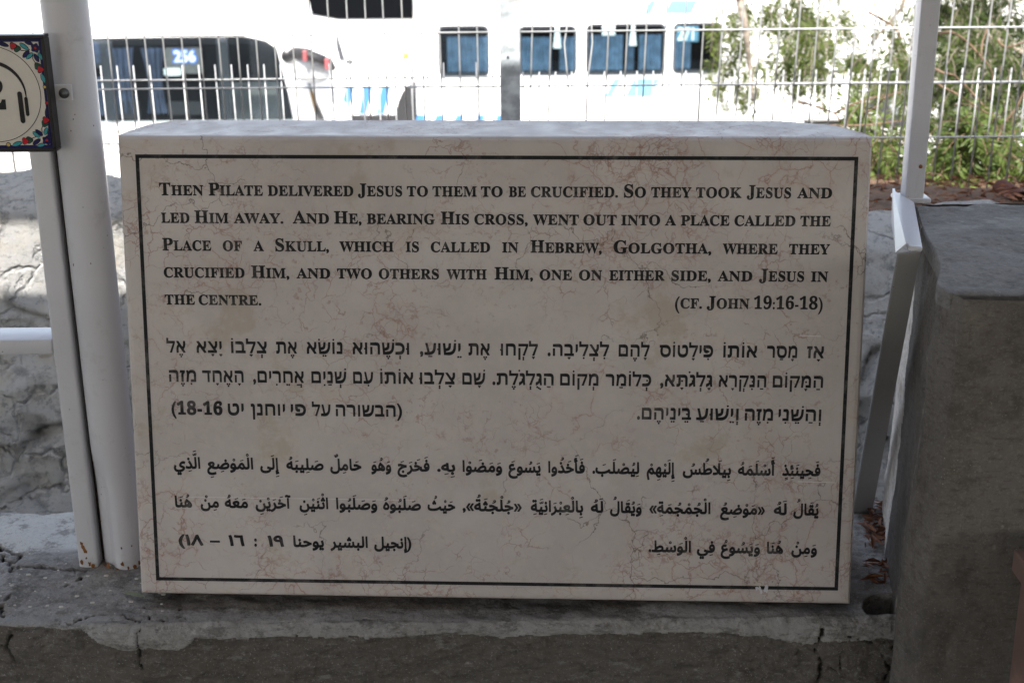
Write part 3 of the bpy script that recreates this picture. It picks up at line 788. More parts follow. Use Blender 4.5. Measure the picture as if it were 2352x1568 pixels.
# ------------------------------------------------------------------ white square railing
RYF = 1.884
ux0, ux1 = PX - .031 - .0335, PX - .031 - .0045
rail = empty('handrail', (ux0 + .015, RYF + .02, LZ))
tag(rail, 'white square tube railing with one crossbar, left of the round pole', 'railing')
bm = bmesh.new(); bm_box(bm, ux0, ux1, RYF, RYF + .045, LZ - .01, 1.30, .004, 3)
bm_obj('upright', bm, M_white, rail, True, rail.location)
zt_ = aty(70, 782, RYF).z
bm = bmesh.new(); bm_box(bm, -1.35, ux0 - .0005, RYF + .001, RYF + .062, zt_ - .022, zt_, .003, 3)
bm_obj('crossbar', bm, M_white, rail, True, rail.location)
bm = bmesh.new(); bm_box(bm, -1.35, ux0 - .0005, RYF + .001, RYF + .046, 1.262, 1.292, .003, 3)
bm_obj('top_rail', bm, M_white, rail, True, rail.location)
bm = bmesh.new(); bm_box(bm, ux1 - .001, PX - .0285, RYF + .024, RYF + .032, LZ, 1.30, .001, 1)
bm_obj('weld_seam', bm, plain('dark_rusty_seam', (.035, .026, .023), .9, .2, 0, .5, 60), rail, False, rail.location)
bm = bmesh.new(); bm_box(bm, -1.38, -1.35, RYF, RYF + .045, LZ - .01, 1.30, .004, 3)
bm_obj('upright', bm, M_white, rail, True, rail.location)
bm = bmesh.new()
for k, (x_, z_, q) in enumerate(((.010, .034, .0048), (.012, .028, .0036), (.008, .040, .0026), (.013, .016, .0022), (.006, .010, .003), (.017, .007, .0026), (.022, .004, .003))):
    flake(bm, (ux0 + x_, RYF - .0005 - .0002 * k, LZ + z_), (1, 0, 0), (0, 0, 1), q)
bm_obj('rust_patch', bm, M_rust, rail, origin=rail.location)

# ------------------------------------------------------------------ ceramic tile sign
SY = 1.842
tr, br = aty(100, 81, SY), aty(129.5, 349, SY)
SH = tr.z - br.z; SX1 = (tr.x + br.x) / 2; SC = Vector((SX1 - SH / 2, SY, (tr.z + br.z) / 2)); hs = SH / 2
sign = empty('tile_sign', (SC.x, SY + .01, br.z))
tag(sign, 'square ceramic tile with number, headphones and flower border on the white pole', 'sign')
so = sign.location
bm = bmesh.new(); fr = .0045
bm_box(bm, SC.x - hs, SC.x + hs, SY, SY + .022, SC.z + hs - fr, SC.z + hs, .0008, 1)
bm_box(bm, SC.x - hs, SC.x + hs, SY, SY + .022, SC.z - hs, SC.z - hs + fr, .0008, 1)
bm_box(bm, SC.x - hs, SC.x - hs + fr, SY + .0002, SY + .0218, SC.z - hs + fr, SC.z + hs - fr, .0008, 1)
bm_box(bm, SC.x + hs - fr, SC.x + hs, SY + .0002, SY + .0218, SC.z - hs + fr, SC.z + hs - fr, .0008, 1)
bm_obj('frame', bm, M_sigf, sign, origin=so)
bm = bmesh.new(); bm_box(bm, SC.x - hs + fr, SC.x + hs - fr, SY + .004, SY + .016, SC.z - hs + fr, SC.z + hs - fr)
tile = bm_obj('tile', bm, M_tile, sign, origin=so)
def tl(u, v, d=0): return Vector((SC.x + u * hs, SY + .004 - d, SC.z + v * hs))
def poly(bm, pts, d=.0003): bm.faces.new([bm.verts.new(tl(u, v, d)) for u, v in pts][::1])
def c7(x, y): return ((x - (-53 + (y - 797) * .1107)) / 632, (797 - y) / 680)
bm = bmesh.new(); e0, e1 = .944, .885
for a in ((-e0, e1, e0, e0), (-e0, -e0, e0, -e1), (-e0, -e1, -e1, e1), (e1, -e1, e0, e1)):
    poly(bm, [(a[0], a[1]), (a[2], a[1]), (a[2], a[3]), (a[0], a[3])])
bm_obj('navy_edge', bm, M_navy, tile, origin=so)
def annulus(bm, r0, r1, a0, a1, n=64, d=.0004):
    for k in range(n):
        A, B_ = R(a0 + (a1 - a0) * k / n), R(a0 + (a1 - a0) * (k + 1) / n)
        r0a, r0b = (r0(k / n), r0((k + 1) / n)) if callable(r0) else (r0, r0)
        poly(bm, [(r0a * math.cos(A), r0a * math.sin(A)), (r1 * math.cos(A), r1 * math.sin(A)), (r1 * math.cos(B_), r1 * math.sin(B_)), (r0b * math.cos(B_), r0b * math.sin(B_))], d)
bm = bmesh.new(); annulus(bm, .818, .828, 0, 360, 96); bm_obj('ring_line', bm, M_black, tile, origin=so)
bm = bmesh.new()
annulus(bm, lambda t: .575 - .065 * math.sin(math.pi * t) ** .8, .578, -16, 196, 80)
def bar(bm, x0, y0, x1, y1, wd):
    a, b = Vector(c7(x0, y0)), Vector(c7(x1, y1)); d = (b - a).normalized(); n = Vector((-d.y, d.x)) * wd
    pts = []
    for k in range(9):
        t = math.pi * k / 8; pts.append(b + (n * math.cos(t) + d * wd * math.sin(t)))
    for k in range(9):
        t = math.pi * k / 8; pts.append(a + (-n * math.cos(t) - d * wd * math.sin(t)))
    poly(bm, [tuple(p) for p in pts], .0005); poly(bm, [(-p[0], p[1]) for p in pts][::-1], .0005)
bar(bm, 238, 795, 275, 1112, .042); bar(bm, 307, 852, 327, 1035, .031)
bm_obj('headphone_symbol', bm, M_black, tile, origin=so)
ink = Ink(); g = run_latin('2'); a0, b0, a1, b1 = bbox(g[0])
sx_, sz_ = .41 / (a1 - a0), .55 / (b1 - b0)
ink.add(xf(g[0], sx_, -.205 - a0 * sx_, -.265 - b0 * sz_, sz_), lambda u, v: tl(u, v, .0005)); ink.build('numeral', M_black, tile, so)
# flowers in the corners
FM = [M_navy, M_gteal, M_gred, M_ggrn, M_gyel, M_black]
fverts, ffaces, fmi = [], [], []
def fpoly(pts, mi, d):
    k = len(fverts); fverts.extend(tl(u, v, d) for u, v in pts); ffaces.append(tuple(range(k, k + len(pts)))); fmi.append(mi)
def leafp(x0, y0, x1, y1, wd, mi, bend=.0):
    a, b = Vector(c7(x0, y0)), Vector(c7(x1, y1)); L = (b - a); n = Vector((-L.y, L.x)).normalized()
    for g_, m_, d_ in ((.010, 5, .0004), (0, mi, .0007)):
        up_, dn_ = [], []
        for k in range(9):
            t = k / 8; wv = wd * math.sin(math.pi * t) ** .8 + (g_ if 0 < k < 8 else 0); c_ = a + L * t + n * bend * math.sin(math.pi * t)
            up_.append(c_ + n * wv); dn_.append(c_ - n * wv)
        fpoly([tuple(p) for p in up_] + [tuple(p) for p in dn_[-2:0:-1]], m_, d_)
def blob(x, y, r, mi, d=.0008, lob=0, amp=0):
    c = c7(x, y)
    for g_, m_, d_ in ((.010, 5, d - .0003), (0, mi, d)):
        fpoly([(c[0] + (r + g_) * (1 + amp * math.cos(lob * t)) * math.cos(t), c[1] + (r + g_) * (1 + amp * math.cos(lob * t)) * math.sin(t)) for t in [2 * math.pi * k / 30 for k in range(30)]], m_, d_)
def stem(pts):
    P = [Vector(c7(*p)) for p in pts]
    for a, b in zip(P[:-1], P[1:]):
        n = Vector((-(b - a).y, (b - a).x)).normalized() * .006
        fpoly([tuple(a + n), tuple(b + n), tuple(b - n), tuple(a - n)], 5, .00035)
for mir in (1, -1):
    _c7 = c7
    if mir == -1:
        def c7(x, y, f=_c7): u, v = f(x, y); return (-u, v)
    stem([(350, 280), (320, 300), (260, 295), (235, 280)]); stem([(385, 330), (380, 390), (410, 440)]); stem([(480, 1290), (420, 1300), (370, 1320)]); stem([(485, 1260), (480, 1200), (495, 1170)])
    leafp(-10, 195, 128, 245, .028, 0); leafp(235, 208, 340, 288, .030, 1); leafp(288, 192, 385, 225, .026, 0); leafp(272, 378, 345, 295, .030, 0)
    leafp(308, 395, 385, 320, .028, 1); leafp(395, 330, 448, 432, .028, 0); leafp(440, 318, 485, 405, .028, 1)
    leafp(472, 558, 515, 672, .030, 1); leafp(548, 940, 530, 1075, .030, 0); leafp(408, 1215, 495, 1290, .026, 0); leafp(378, 1240, 462, 1312, .028, 1)
    leafp(540, 1190, 512, 1285, .028, 1); leafp(588, 1210, 555, 1310, .030, 0); leafp(380, 1395, 470, 1325, .030, 0); leafp(432, 1412, 520, 1390, .026, 1); leafp(155, 1405, 268, 1362, .030, 1)
    for x, y in ((410, 267), (537, 1343)): blob(x, y, .066, 0, .0009, 5, .14); blob(x, y, .022, 2, .0013)
    for x, y, x2, y2 in ((170, 240, 210, 270), (465, 515, 435, 475), (525, 1105, 515, 1145), (300, 1350, 345, 1340)):
        blob(x2, y2, .052, 3, .0008, 3, .12); blob(x, y, .050, 2, .0012, 3, .16)
    blob(512, 717, .024, 4); blob(537, 905, .026, 2); blob(115, 1392, .030, 4)
c7 = _c7
mesh_obj('flower_border', fverts, ffaces, None, tile, origin=so, mats=FM, fmat=fmi)
bt = aty(50 + 77, 0, SY)
c_ = aty((745 / 2.904) / 1.7415, (100 + 795 / 2.904) / 1.7415, SY + .02)
bm = bmesh.new(); bm_box(bm, SC.x + hs - .002, c_.x + .010, SY + .0215, SY + .025, c_.z - .010, c_.z + .011, .001, 1)
br_ = bm_obj('bracket', bm, M_white, sign, origin=so)
bm = bmesh.new()
r_ = bmesh.ops.create_cone(bm, cap_ends=True, segments=20, radius1=.0068, radius2=.0068, depth=.003, matrix=Matrix.Translation((c_.x, SY + .020, c_.z)) @ Matrix.Rotation(R(90), 4, 'X'))
bmesh.ops.create_uvsphere(bm, u_segments=16, v_segments=10, radius=.0044, matrix=Matrix.Translation((c_.x, SY + .019, c_.z)))
bm_obj('bolt', bm, M_bolt, br_, True, so)

# ------------------------------------------------------------------ right: concrete pillar, square post, leaning steel bracket
PZT = 1.060
PFY = 1.590
fl = atz(2176, 688, PZT); bl = atz(2106, 476, PZT)
SLX = (bl.x - fl.x) / (bl.y - fl.y)
capedge = [atz((3400 + x / 2.6136) / 1.7415, (800 + y / 2.6136) / 1.7415, PZT) for x, y in
           ((1819, 1062), (1400, 1050), (1200, 1045), (1060, 985), (985, 945), (925, 915), (912, 860), (938, 770), (950, 700), (905, 600), (850, 500), (792, 400), (765, 300), (737, 200), (706, 80))]
pl_plan = [(1.55, capedge[0].y)] + [(p.x, p.y) for p in capedge] + [(capedge[-1].x + .01, bl.y + .02), (bl.x + .3, bl.y + .03), (1.55, bl.y + .03)]
# resample plan
pp = np.array(pl_plan); ds = np.r_[0, np.cumsum(np.linalg.norm(np.diff(pp, axis=0), axis=1))]
tt = np.linspace(0, ds[-1], 520); px_ = np.interp(tt, ds, pp[:, 0]); py_ = np.interp(tt, ds, pp[:, 1])
NZp = 150; zz = np.linspace(-.0, PZT, NZp)
Xp, Zp = np.meshgrid(px_, zz, indexing='ij'); Yp, _ = np.meshgrid(py_, zz, indexing='ij')
tgx, tgy = np.gradient(px_), np.gradient(py_); ln = np.hypot(tgx, tgy); nx_, ny_ = tgy / ln, -tgx / ln
ker = np.ones(9) / 9; nx_ = np.convolve(np.pad(nx_, 4, 'edge'), ker, 'valid'); ny_ = np.convolve(np.pad(ny_, 4, 'edge'), ker, 'valid')
if ny_[100] > 0: nx_, ny_ = -nx_, -ny_
dp = fbm(Xp * 6, Yp * 6, Zp * 6, 5) * .004 + fbm(Xp * 45, Yp * 45, Zp * 45, 3) * .0012
side = (np.arange(520)[:, None] > 300) * 1.0
edge_r = np.clip((Zp - (PZT - .022)) / .022, 0, 1)
dp = dp - edge_r ** 2 * (.004 + .008 * fbm(Xp * 14, Yp * 14, Zp * 3, 5)) - np.clip(fbm(Xp * 10, Yp * 10, Zp * 10, 4) - .45, 0, 1) * .02 * (Xp < fl.x + .06)
Vp = np.stack([Xp + nx_[:, None] * dp - np.clip(PZT - .03 - Zp, 0, .6) * .03 * (Xp < fl.x + .15), Yp + ny_[:, None] * dp, Zp + 0 * Xp], -1)
pillar = np_mesh('concrete_pillar', Vp, grid_faces(520, NZp), M_pillar)
pillar.data.materials.append(M_pedge); pillar.data.materials.append(plain('dull_tan_edge', (.19, .165, .135), .9, .2, 0, .4, 60))
mi = np.zeros(len(pillar.data.polygons), np.int32)
fidx = np.repeat(np.arange(519), NZp - 1)
ymid = py_[:-1][fidx]; xmid = px_[:-1][fidx]; zmid = np.tile(zz[:-1], 519)
wob = np.array([mn.noise(Vector((float(z * 9), 1.3, 0))) for z in zz[:-1]]); wob = np.tile(wob, 519)
sidef = xmid < bl.x + .006
rel = ymid - capedge[6].y
mi[sidef & (rel > .085 + .004 * wob) & (rel < .097 + .005 * wob) & (zmid < .93)] = 2
mi[sidef & (rel > .27 + .05 * wob)] = 1
pillar.data.polygons.foreach_set('material_index', mi)
tag(pillar, 'chunky grey brown concrete pillar with worn top, right of the slab', 'pillar')
# worn top of the pillar
nu, nv = 200, 110
U, W_ = np.meshgrid(np.linspace(0, 1, nu), np.linspace(0, 1, nv), indexing='ij')
Yt = (PFY - .003) + (bl.y + .019 - PFY) * W_
ce = sorted([(p.y, p.x) for p in capedge[2:]]); xl = np.interp(Yt, [q[0] for q in ce], [q[1] for q in ce]) - .001
Xt = xl + (1.55 - xl) * U ** 1.6; Yt = Yt + (fbm(U * 12, W_ * 0, U * 0, 3) * .012) * (W_ > .97)
ed = np.minimum(np.minimum(W_, 1 - W_) / .05, U / .02).clip(0, 1)
Zt = PZT + .003 - .008 * (1 - ed) ** 2 + fbm(Xt * 5, Yt * 5, Xt * 0, 5) * .005 * ed + fbm(Xt * 40, Yt * 40, Xt * 0, 3) * .0012
def _cap_wear(a, b):
    b = a.mix(a.math('MULTIPLY', a.ramp(a.noise(7, 8, .75), .56, .62), .6), b, (.33, .315, .29))
    b = a.mix(a.math('MULTIPLY', a.ramp(a.noise(5, 8, .75, a.vadd(a.co, (3, 1, 1))), .52, .64), .5), b, (.115, .108, .10))
    ch = a.n('ShaderNodeTexVoronoi', Vector=a.vadd(a.co, a.noisec(40, 3), .05), Scale=13.0).outputs['Distance']
    return a.mix(a.math('MULTIPLY', a.ramp(ch, .06, .12, 1, 0), a.ramp(a.noise(9, 3), .52, .58)), b, (.52, .50, .46))
capm = concrete('pillar_top_cement', (.165, .152, .138), (.215, .20, .185), (.130, .120, .108), spk=(.5, .49, .47), light=_cap_wear)
Zt[:, 0] = PZT - .03; Yt[:, 0] = Yt[:, 1] - .003; Zt[:, -1] = PZT - .03; Yt[:, -1] = Yt[:, -2] + .003; Zt[0, :] = np.minimum(Zt[0, :], PZT - .02)
np_mesh('cap', np.stack([Xt, Yt, Zt], -1), grid_faces(nu, nv), capm, pillar)

spx0 = aty(2079, 455, 2.06); spx1 = aty(2122, 455, 2.06)
bm = bmesh.new()
SPZ = PZT + .004
bm_box(bm, spx0.x, spx1.x, 2.06, 2.06 + .030, SPZ, 2.62, .0025, 3)
sqp = bm_obj('square_post', bm, M_white, None, True, (spx0.x + .013, 2.075, SPZ))
tag(sqp, 'slim white square steel post rising beside the concrete pillar', 'post')
bm = bmesh.new(); bm_box(bm, spx0.x - .012, spx1.x + .010, 2.055, 2.098, SPZ - .005, SPZ + .002, .002, 2)
bm_obj('foot_plate', bm, M_white, sqp, True, sqp.location)
bm = bmesh.new(); bmesh.ops.create_uvsphere(bm, u_segments=10, v_segments=6, radius=.003, matrix=Matrix.Translation((spx0.x + .019, 2.0595, SPZ + .05)))
bm_obj('rust_spot', bm, M_rust, sqp, True, sqp.location)
# leaning bracket: short arm coming forward, leg slanting back down to the ledge
def k8(x, y): return (3196 + x / 1.2067) / 1.7415, (600 + y / 1.2067) / 1.7415
AZ = PZT + .008
tA, tB = atz(*k8(460, 195), AZ), atz(*k8(556, 250), AZ)
tC, tD = atz(*k8(596, 470), AZ), atz(*k8(526, 462), AZ)
brk = empty('steel_bracket', (0.52, 2.0, LZ))
tag(brk, 'white painted steel channel leaning between the slab and the concrete pillar', 'bracket')
bm = bmesh.new()
def slab(bm, quad, dv):
    bm_prism(bm, quad, dv)
slab(bm, [tA, tB, tC, tD], (0, 0, -.006)); bmesh.ops.bevel(bm, geom=list(bm.edges), offset=.0012, segments=2, affect='EDGES')
bm_obj('arm_top', bm, M_white, brk, False, brk.location)
l0, l1 = aty(*k8(478, 500), tD.y - .006), aty(*k8(590, 490), tD.y - .006)
bR = atz(2003, 1181, LZ); wid = (l1 - l0).x; b1_ = bR; b0_ = bR - Vector((wid * 1.05, 0, 0))
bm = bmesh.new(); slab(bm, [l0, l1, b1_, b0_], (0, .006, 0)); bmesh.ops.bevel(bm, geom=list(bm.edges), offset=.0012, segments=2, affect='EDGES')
bm_obj('leg_plate', bm, M_white_shade, brk, False, brk.location)
bm = bmesh.new()
s1 = aty(*k8(445, 345), tA.y - .06)
slab(bm, [tA + Vector((-.003, 0, .003)), tD + Vector((-.003, 0, .003)), l0 + Vector((-.002, .006, 0)), s1], (.0035, 0, 0))
bm_obj('side_plate', bm, M_white, brk, False, brk.location)
bm = bmesh.new()
slab(bm, [l1 + Vector((-.005, .0065, -.004)), l1 + Vector((-.005, .03, -.004)), b1_ + Vector((-.005, .03, 0)), b1_ + Vector((-.005, .0065, 0))], (.004, 0, 0))
bm_obj('leg_flange', bm, M_white, brk, False, brk.location)

# wooden bench corner, bottom right
wc = aty(2328, 1260, 1.50)
bench = empty('wooden_table', (wc.x + .3, 1.40, 0)); tag(bench, 'brown wooden table corner in front of the concrete pillar, bottom right', 'table')
bm = bmesh.new(); bm_box(bm, wc.x, wc.x + .9, 1.02, 1.50, wc.z - .028, wc.z, .002, 2); bm_obj('table_top', bm, M_wood, bench, False, bench.location)
for x_, y_ in ((wc.x + .009, 1.05), (wc.x + .009, 1.44), (wc.x + .82, 1.05), (wc.x + .82, 1.43)):
    bm = bmesh.new(); bm_box(bm, x_, x_ + .05, y_, y_ + .05, 0, wc.z - .029, .002, 2); bm_obj('leg', bm, M_wood, bench, False, bench.location)

# ------------------------------------------------------------------ ground levels
def sheet(name, x0, x1, y0, y1, z, mat, kind='structure', nx=2, ny=2):
    o = mesh_obj(name, [(x0, y0, z), (x1, y0, z), (x1, y1, z), (x0, y1, z)], [(0, 1, 2, 3)], mat); tag(o, kind=kind); return o
YARD = -3.4
sheet('platform_floor', -8, 8, -12, 3.35, 0.0, M_floor)
sheet('bounce_sheet', -4, 4, 2.1, 2.95, .004, M_lime)  # unseen pale sheet added to bounce light onto the rubble wall
sheet('yard', -250, 250, 4.9, 450, YARD, M_yard)
# soil terrace behind the rubble wall, stepping down to the yard
nu, nv = 160, 60
U, W_ = np.meshgrid(np.linspace(-8, 8, nu), np.linspace(0, 1, nv), indexing='ij')
Yt = 3.05 + W_ * 1.9
Zt = np.interp(U, [.35, .55], [.50, .735]) + fbm(U * 2, Yt * 2, U * 0, 5) * .03 - np.clip(Yt - 3.62, 0, .25) * .8
Zt = np.where(W_ > .97, YARD - .1, Zt)
terr = np_mesh('terrace_soil', np.stack([U, Yt, Zt], -1), grid_faces(nu, nv), M_soil); tag(terr, kind='structure')
# rubble wall
nu, nv = 700, 170
U, W_ = np.meshgrid(np.linspace(-3.2, 3.2, nu), np.linspace(0, 1, nv), indexing='ij')
TOP = .86 - .045 * (U + .9) + fbm(U * 3, U * 0, U * 0, 4) * .03 + np.where(U < -.4, .03, 0)
Zr = W_ * TOP
seeds = np.stack([rng.uniform(-3.3, 3.3, 150), rng.uniform(-.1, 1.0, 150)], 1); off = rng.uniform(-.05, .05, 150); tx = rng.uniform(-.5, .5, 150); tz = rng.uniform(-.6, .6, 150)
wx = U + fbm(U * 4, Zr * 4, U * 0, 4) * .07; wz = Zr + fbm(U * 4, Zr * 4, U * 0 + 7, 4) * .06
d1 = np.full(U.shape, 9.0); d2 = np.full(U.shape, 9.0); idx = np.zeros(U.shape, int)
for i, (sx, sz) in enumerate(seeds):
    q = np.hypot((wx - sx) * .75, wz - sz)
    m1 = q < d1; d2 = np.where(m1, d1, np.minimum(d2, q)); idx = np.where(m1, i, idx); d1 = np.minimum(d1, q)
rd = off[idx] + tx[idx] * (wx - seeds[idx, 0]) * .35 + tz[idx] * (wz - seeds[idx, 1]) * .35
gap = np.clip((d2 - d1) / .035, 0, 1)
rd = rd * gap - (1 - gap) ** 2 * .035 + fbm(U * 7, Zr * 7, U * 0, 6, .55, True) * .018
upm = np.clip((Zr - .62) / .12, 0, 1)                     # upper course: one smooth weathered face
rd = rd * (1 - .6 * upm) + fbm(U * 5, Zr * 5, U * 0 + 3, 5) * .012
Yr = 3.0 - rd + .14 * (np.clip((W_ - .93) / .07, 0, 1)) ** 2 - .46 * (1 - W_)
rw = np_mesh('rubble_wall', np.stack([U, Yr, Zr], -1), grid_faces(nu, nv), M_rock)
tag(rw, 'rough grey limestone rubble wall behind the white railing and slab', 'wall')

# leaf litter: on the terrace and in the gap beside the pillar
def scatter(name, spots, mat, size, label=None):
    V, F_, tint = [], [], []
    for p in spots:
        L = size * random.uniform(.6, 1.4); wd = L * random.uniform(.14, .28); a = random.uniform(0, 6.28); tl_ = random.uniform(-.5, .5)
        d = Vector((math.cos(a), math.sin(a), tl_ * .6)).normalized(); n = Vector((-math.sin(a), math.cos(a), random.uniform(-.7, .7))).normalized()
        k = len(V); c = Vector(p); up_ = d.cross(n) * L * random.uniform(-.15, .25)
        V += [c - d * L / 2, c + n * wd / 2 + up_, c + d * L / 2, c - n * wd / 2 + up_]; F_ += [(k, k + 1, k + 2), (k, k + 2, k + 3)]; t = random.random(); tint += [t, t]
    o = mesh_obj(name, V, F_, mat)
    at = o.data.attributes.new('tint', 'FLOAT', 'FACE'); at.data.foreach_set('value', tint); return o
sp = []
for _ in range(2600):
    x = random.uniform(.42, 2.2); y = 3.08 + random.random() * .62
    sp.append((x, y, .745 - max(0, y - 3.62) * .8 + (random.random() - .3) * .035))
tag(scatter('leaf_litter', sp, M_dry, .032), kind='stuff')
sp = []
for _ in range(150):
    c = atz(random.uniform(1985, 2062), random.uniform(1165, 1262) if random.random() < .75 else random.uniform(1300, 1345), LZ)
    if abs(c.x) < 2: sp.append((c.x, c.y, LZ + .004 + random.random() * .016))
tag(scatter('dry_leaves', sp, M_dry, .026), kind='stuff')
# one green leaf and scattered grit on the ledge
lc = atz(900 / 1.68 / 1.7415, (1900 + 832 / 1.68) / 1.7415, LZ)
V = []
for k in range(7):
    t = k / 6; wd = .0042 * math.sin(math.pi * (t * .9 + .05))
    x = lc.x - .016 + .034 * t; y = lc.y + .007 - .014 * t
    V += [(x, y + wd, LZ + .0075 + .002 * math.sin(3 * t)), (x, y - wd, LZ + .0065 + .002 * math.sin(3 * t))]
gl = mesh_obj('fallen_leaf', V, [(2 * k, 2 * k + 1, 2 * k + 3, 2 * k + 2) for k in range(6)], plain('pale_olive_leaf', (.17, .19, .11), .6), origin=(lc.x, lc.y, LZ))
tag(gl, 'single narrow green leaf lying on the ledge below the slab corner', 'leaf')
bm = bmesh.new()
for _ in range(48):
    c = atz(random.uniform(0, 420), random.uniform(1270, 1420), LZ); s_ = random.uniform(.0008, .0032)
    if c.y < YF + .012: continue
    bmesh.ops.create_icosphere(bm, subdivisions=1, radius=s_, matrix=Matrix.Translation((c.x, c.y, LZ + .005)) @ Matrix.Diagonal((1.4, 1, .5, 1)))
g_ = bm_obj('grit', bm, plain('pale_grit', (.48, .45, .40), .9)); tag(g_, kind='stuff')
# terracotta pipe
pc = aty(2312, 440, 3.5)
bm = bmesh.new(); bm_tube(bm, [(pc.x + .01, 3.42, pc.z - .006), (pc.x, 3.54, pc.z)], .024, 24, False)
bm_tube(bm, [(pc.x + .01, 3.42, pc.z - .006), (pc.x, 3.54, pc.z)], .019, 24, False)
pipe = bm_obj('clay_pipe', bm, M_clay, None, True, (pc.x, 3.6, pc.z - .05)); tag(pipe, 'short terracotta pipe lying in dry leaves behind the pillar', 'pipe')

# ------------------------------------------------------------------ mesh fences and galvanised post
def fence(name, label, pxl, pxr, y, pitch, ztop, hz, zbot, leanx, rad=.0022, spike=0.0, bend=()):
    bm = bmesh.new(); x = pxl; i = 0
    zr = hz[0]
    while x <= pxr:
        def P(z, w_=0): return (x + leanx * (z - .9) + w_, y + .0, z)
        jit = random.uniform(-.002, .002)
        if i in bend:
            zs = [zbot + (ztop + spike - zbot) * k / 16 for k in range(17)]
            bm_tube(bm, [P(z, bend[i] * math.exp(-((z - 1.10) / .035) ** 2)) for z in zs], rad, 6)
        else:
            bm_tube(bm, [P(zbot), P((zbot + ztop) / 2, jit), P(ztop + spike)], rad, 6)
        x += pitch; i += 1
    for z in hz:
        bm_tube(bm, [(pxl - .03 + leanx * (z - .9), y - rad * 1.9, z), ((pxl + pxr) / 2, y - rad * 1.9, z + random.uniform(-.003, .003)), (pxr + .03 + leanx * (z - .9), y - rad * 1.9, z)], rad * 1.15, 6)
    o = bm_obj(name, bm, M_wire, None, True, ((pxl + pxr) / 2, y, zbot)); tag(o, label, 'fence', 'welded wire fence panels'); return o
FY = 3.72
zA = [aty(1300, v, FY).z for v in (72, 197, 321)]
xp = aty(1172, 100, FY).x
fence('mesh_fence', 'tall welded wire fence panel left of the galvanised post', xp - 1.62, xp - .045, FY, .048, 2.3, zA + [zA[0] + .28], .55, -.012)
bend = {2: -.012, 6: .010}
fence('mesh_fence', 'tall welded wire fence panel right of the galvanised post', xp + .05, xp + 2.2, FY, .0495, 2.3, zA + [zA[0] + .28], .55, .030, bend={2: -.014, 3: .010})
FY2 = 4.22
zB = [aty(700, 180, FY2).z, aty(700, 345, FY2).z]
fence('mesh_fence', 'lower wire fence panel with spiked top, left, behind the tall one', aty(200, 100, FY2).x - .5, aty(1150, 100, FY2).x - .02, FY2, .0485, zB[0], zB, .5, -.01, spike=.042)
zB = [aty(1700, 194, FY2).z, aty(1700, 322, FY2).z]
fence('mesh_fence', 'lower wire fence panel with spiked top, right, in the foliage', aty(1200, 100, FY2).x, aty(2352, 100, FY2).x + .6, FY2, .0485, zB[0], zB[:1], zB[1] - .01, .02, spike=.042)
bm = bmesh.new(); bm_box(bm, aty(1148, 100, FY).x, aty(1195, 100, FY).x, FY - .03, FY + .024, .5, 2.4, .004, 2)
gp = bm_obj('fence_post', bm, M_galv, None, False, (xp, FY, .5)); tag(gp, 'galvanised square fence post standing behind the middle of the slab', 'post')
bm = bmesh.new(); bm_tube(bm, [(aty(1149, 130, FY).x + .02, FY - .034, aty(1172, 128, FY).z), (aty(1149, 130, FY).x + .02, FY - .028, aty(1172, 128, FY).z)], .003, 10)
bm_obj('bolt_hole', bm, M_dark, gp, False, gp.location)

# ------------------------------------------------------------------ white boundary wall with stones along the top
WY = 5.0
wz_ = aty(600, 304, WY).z
bm = bmesh.new(); bm_box(bm, -4.5, aty(975, 280, WY).x, WY, WY + .10, YARD, wz_, .01, 2)
bw_ = bm_obj('boundary_wall', bm, M_lime, None, False, (-2, WY, YARD)); tag(bw_, 'white limewashed wall topped with loose stones beyond the wire fence', 'wall')
x = -2.2; i = 0; bm = bmesh.new()
while x < aty(975, 280, WY).x:
    s_ = random.uniform(.014, .030)
    r_ = bmesh.ops.create_icosphere(bm, subdivisions=2, radius=s_, matrix=Matrix.Translation((x, WY + .03 + random.random() * .04, wz_ + s_ * .35)) @ Matrix.Diagonal((1.3, 1, .55, 1)))
    for v in r_['verts']: v.co += Vector((1, 1, 1)) * mn.noise(v.co * 25) * .008
    x += s_ * 1.9
bm_obj('coping_stones', bm, M_lime, bw_, True, bw_.location)

# ------------------------------------------------------------------ buses
def panel(name, pts, y, depth, mat, parent, origin):
    bm = bmesh.new(); bm_prism(bm, [(x, y, z) for x, z in pts], (0, -depth, 0)); return bm_obj(name, bm, mat, parent, False, origin)
def pxz(px, py, y):
    p = aty(px, py, y); return p.x, p.z
def curtain(name, x0, x1, z0, z1, y, mat, parent, origin, folds=9, pinch=None):
    n, m = folds * 8, 8; V, F_ = [], []
    for i in range(n + 1):
        for j in range(m + 1):
            t = i / n; h = j / m; xa, xb = x0, x1
            if pinch: k = pinch * math.sin(math.pi * (1 - h) * .9) ; xa, xb = x0 + (x1 - x0) * k * .5, x1 - (x1 - x0) * k * .5
            V.append((xa + (xb - xa) * t, y - .03 - .022 * math.sin(2 * math.pi * folds * t + .6 * math.sin(5 * t)), z0 + (z1 - z0) * h))
    i_ = np.arange((n + 1) * (m + 1)).reshape(n + 1, m + 1)
    for i in range(n):
        for j in range(m): F_.append((i_[i, j], i_[i + 1, j], i_[i + 1, j + 1], i_[i, j + 1]))
    return mesh_obj(name, V, F_, mat, parent, True, origin)
def bus_body(name, label, x0, x1, y, zr, depth=2.5, floor=.35, noser=.5, sill=0):
    """body seen from its long side: rounded roof edge, rounded ends, skirt above the road"""
    o = empty(name, ((x0 + x1) / 2, y + depth / 2, YARD)); tag(o, label, 'bus', 'buses parked in the yard below')
    bm = bmesh.new()
    bm_box(bm, x0, x1, y, y + depth, YARD + floor, zr, .28, 4); bm_obj('body', bm, M_busw, o, True, o.location)
    return o
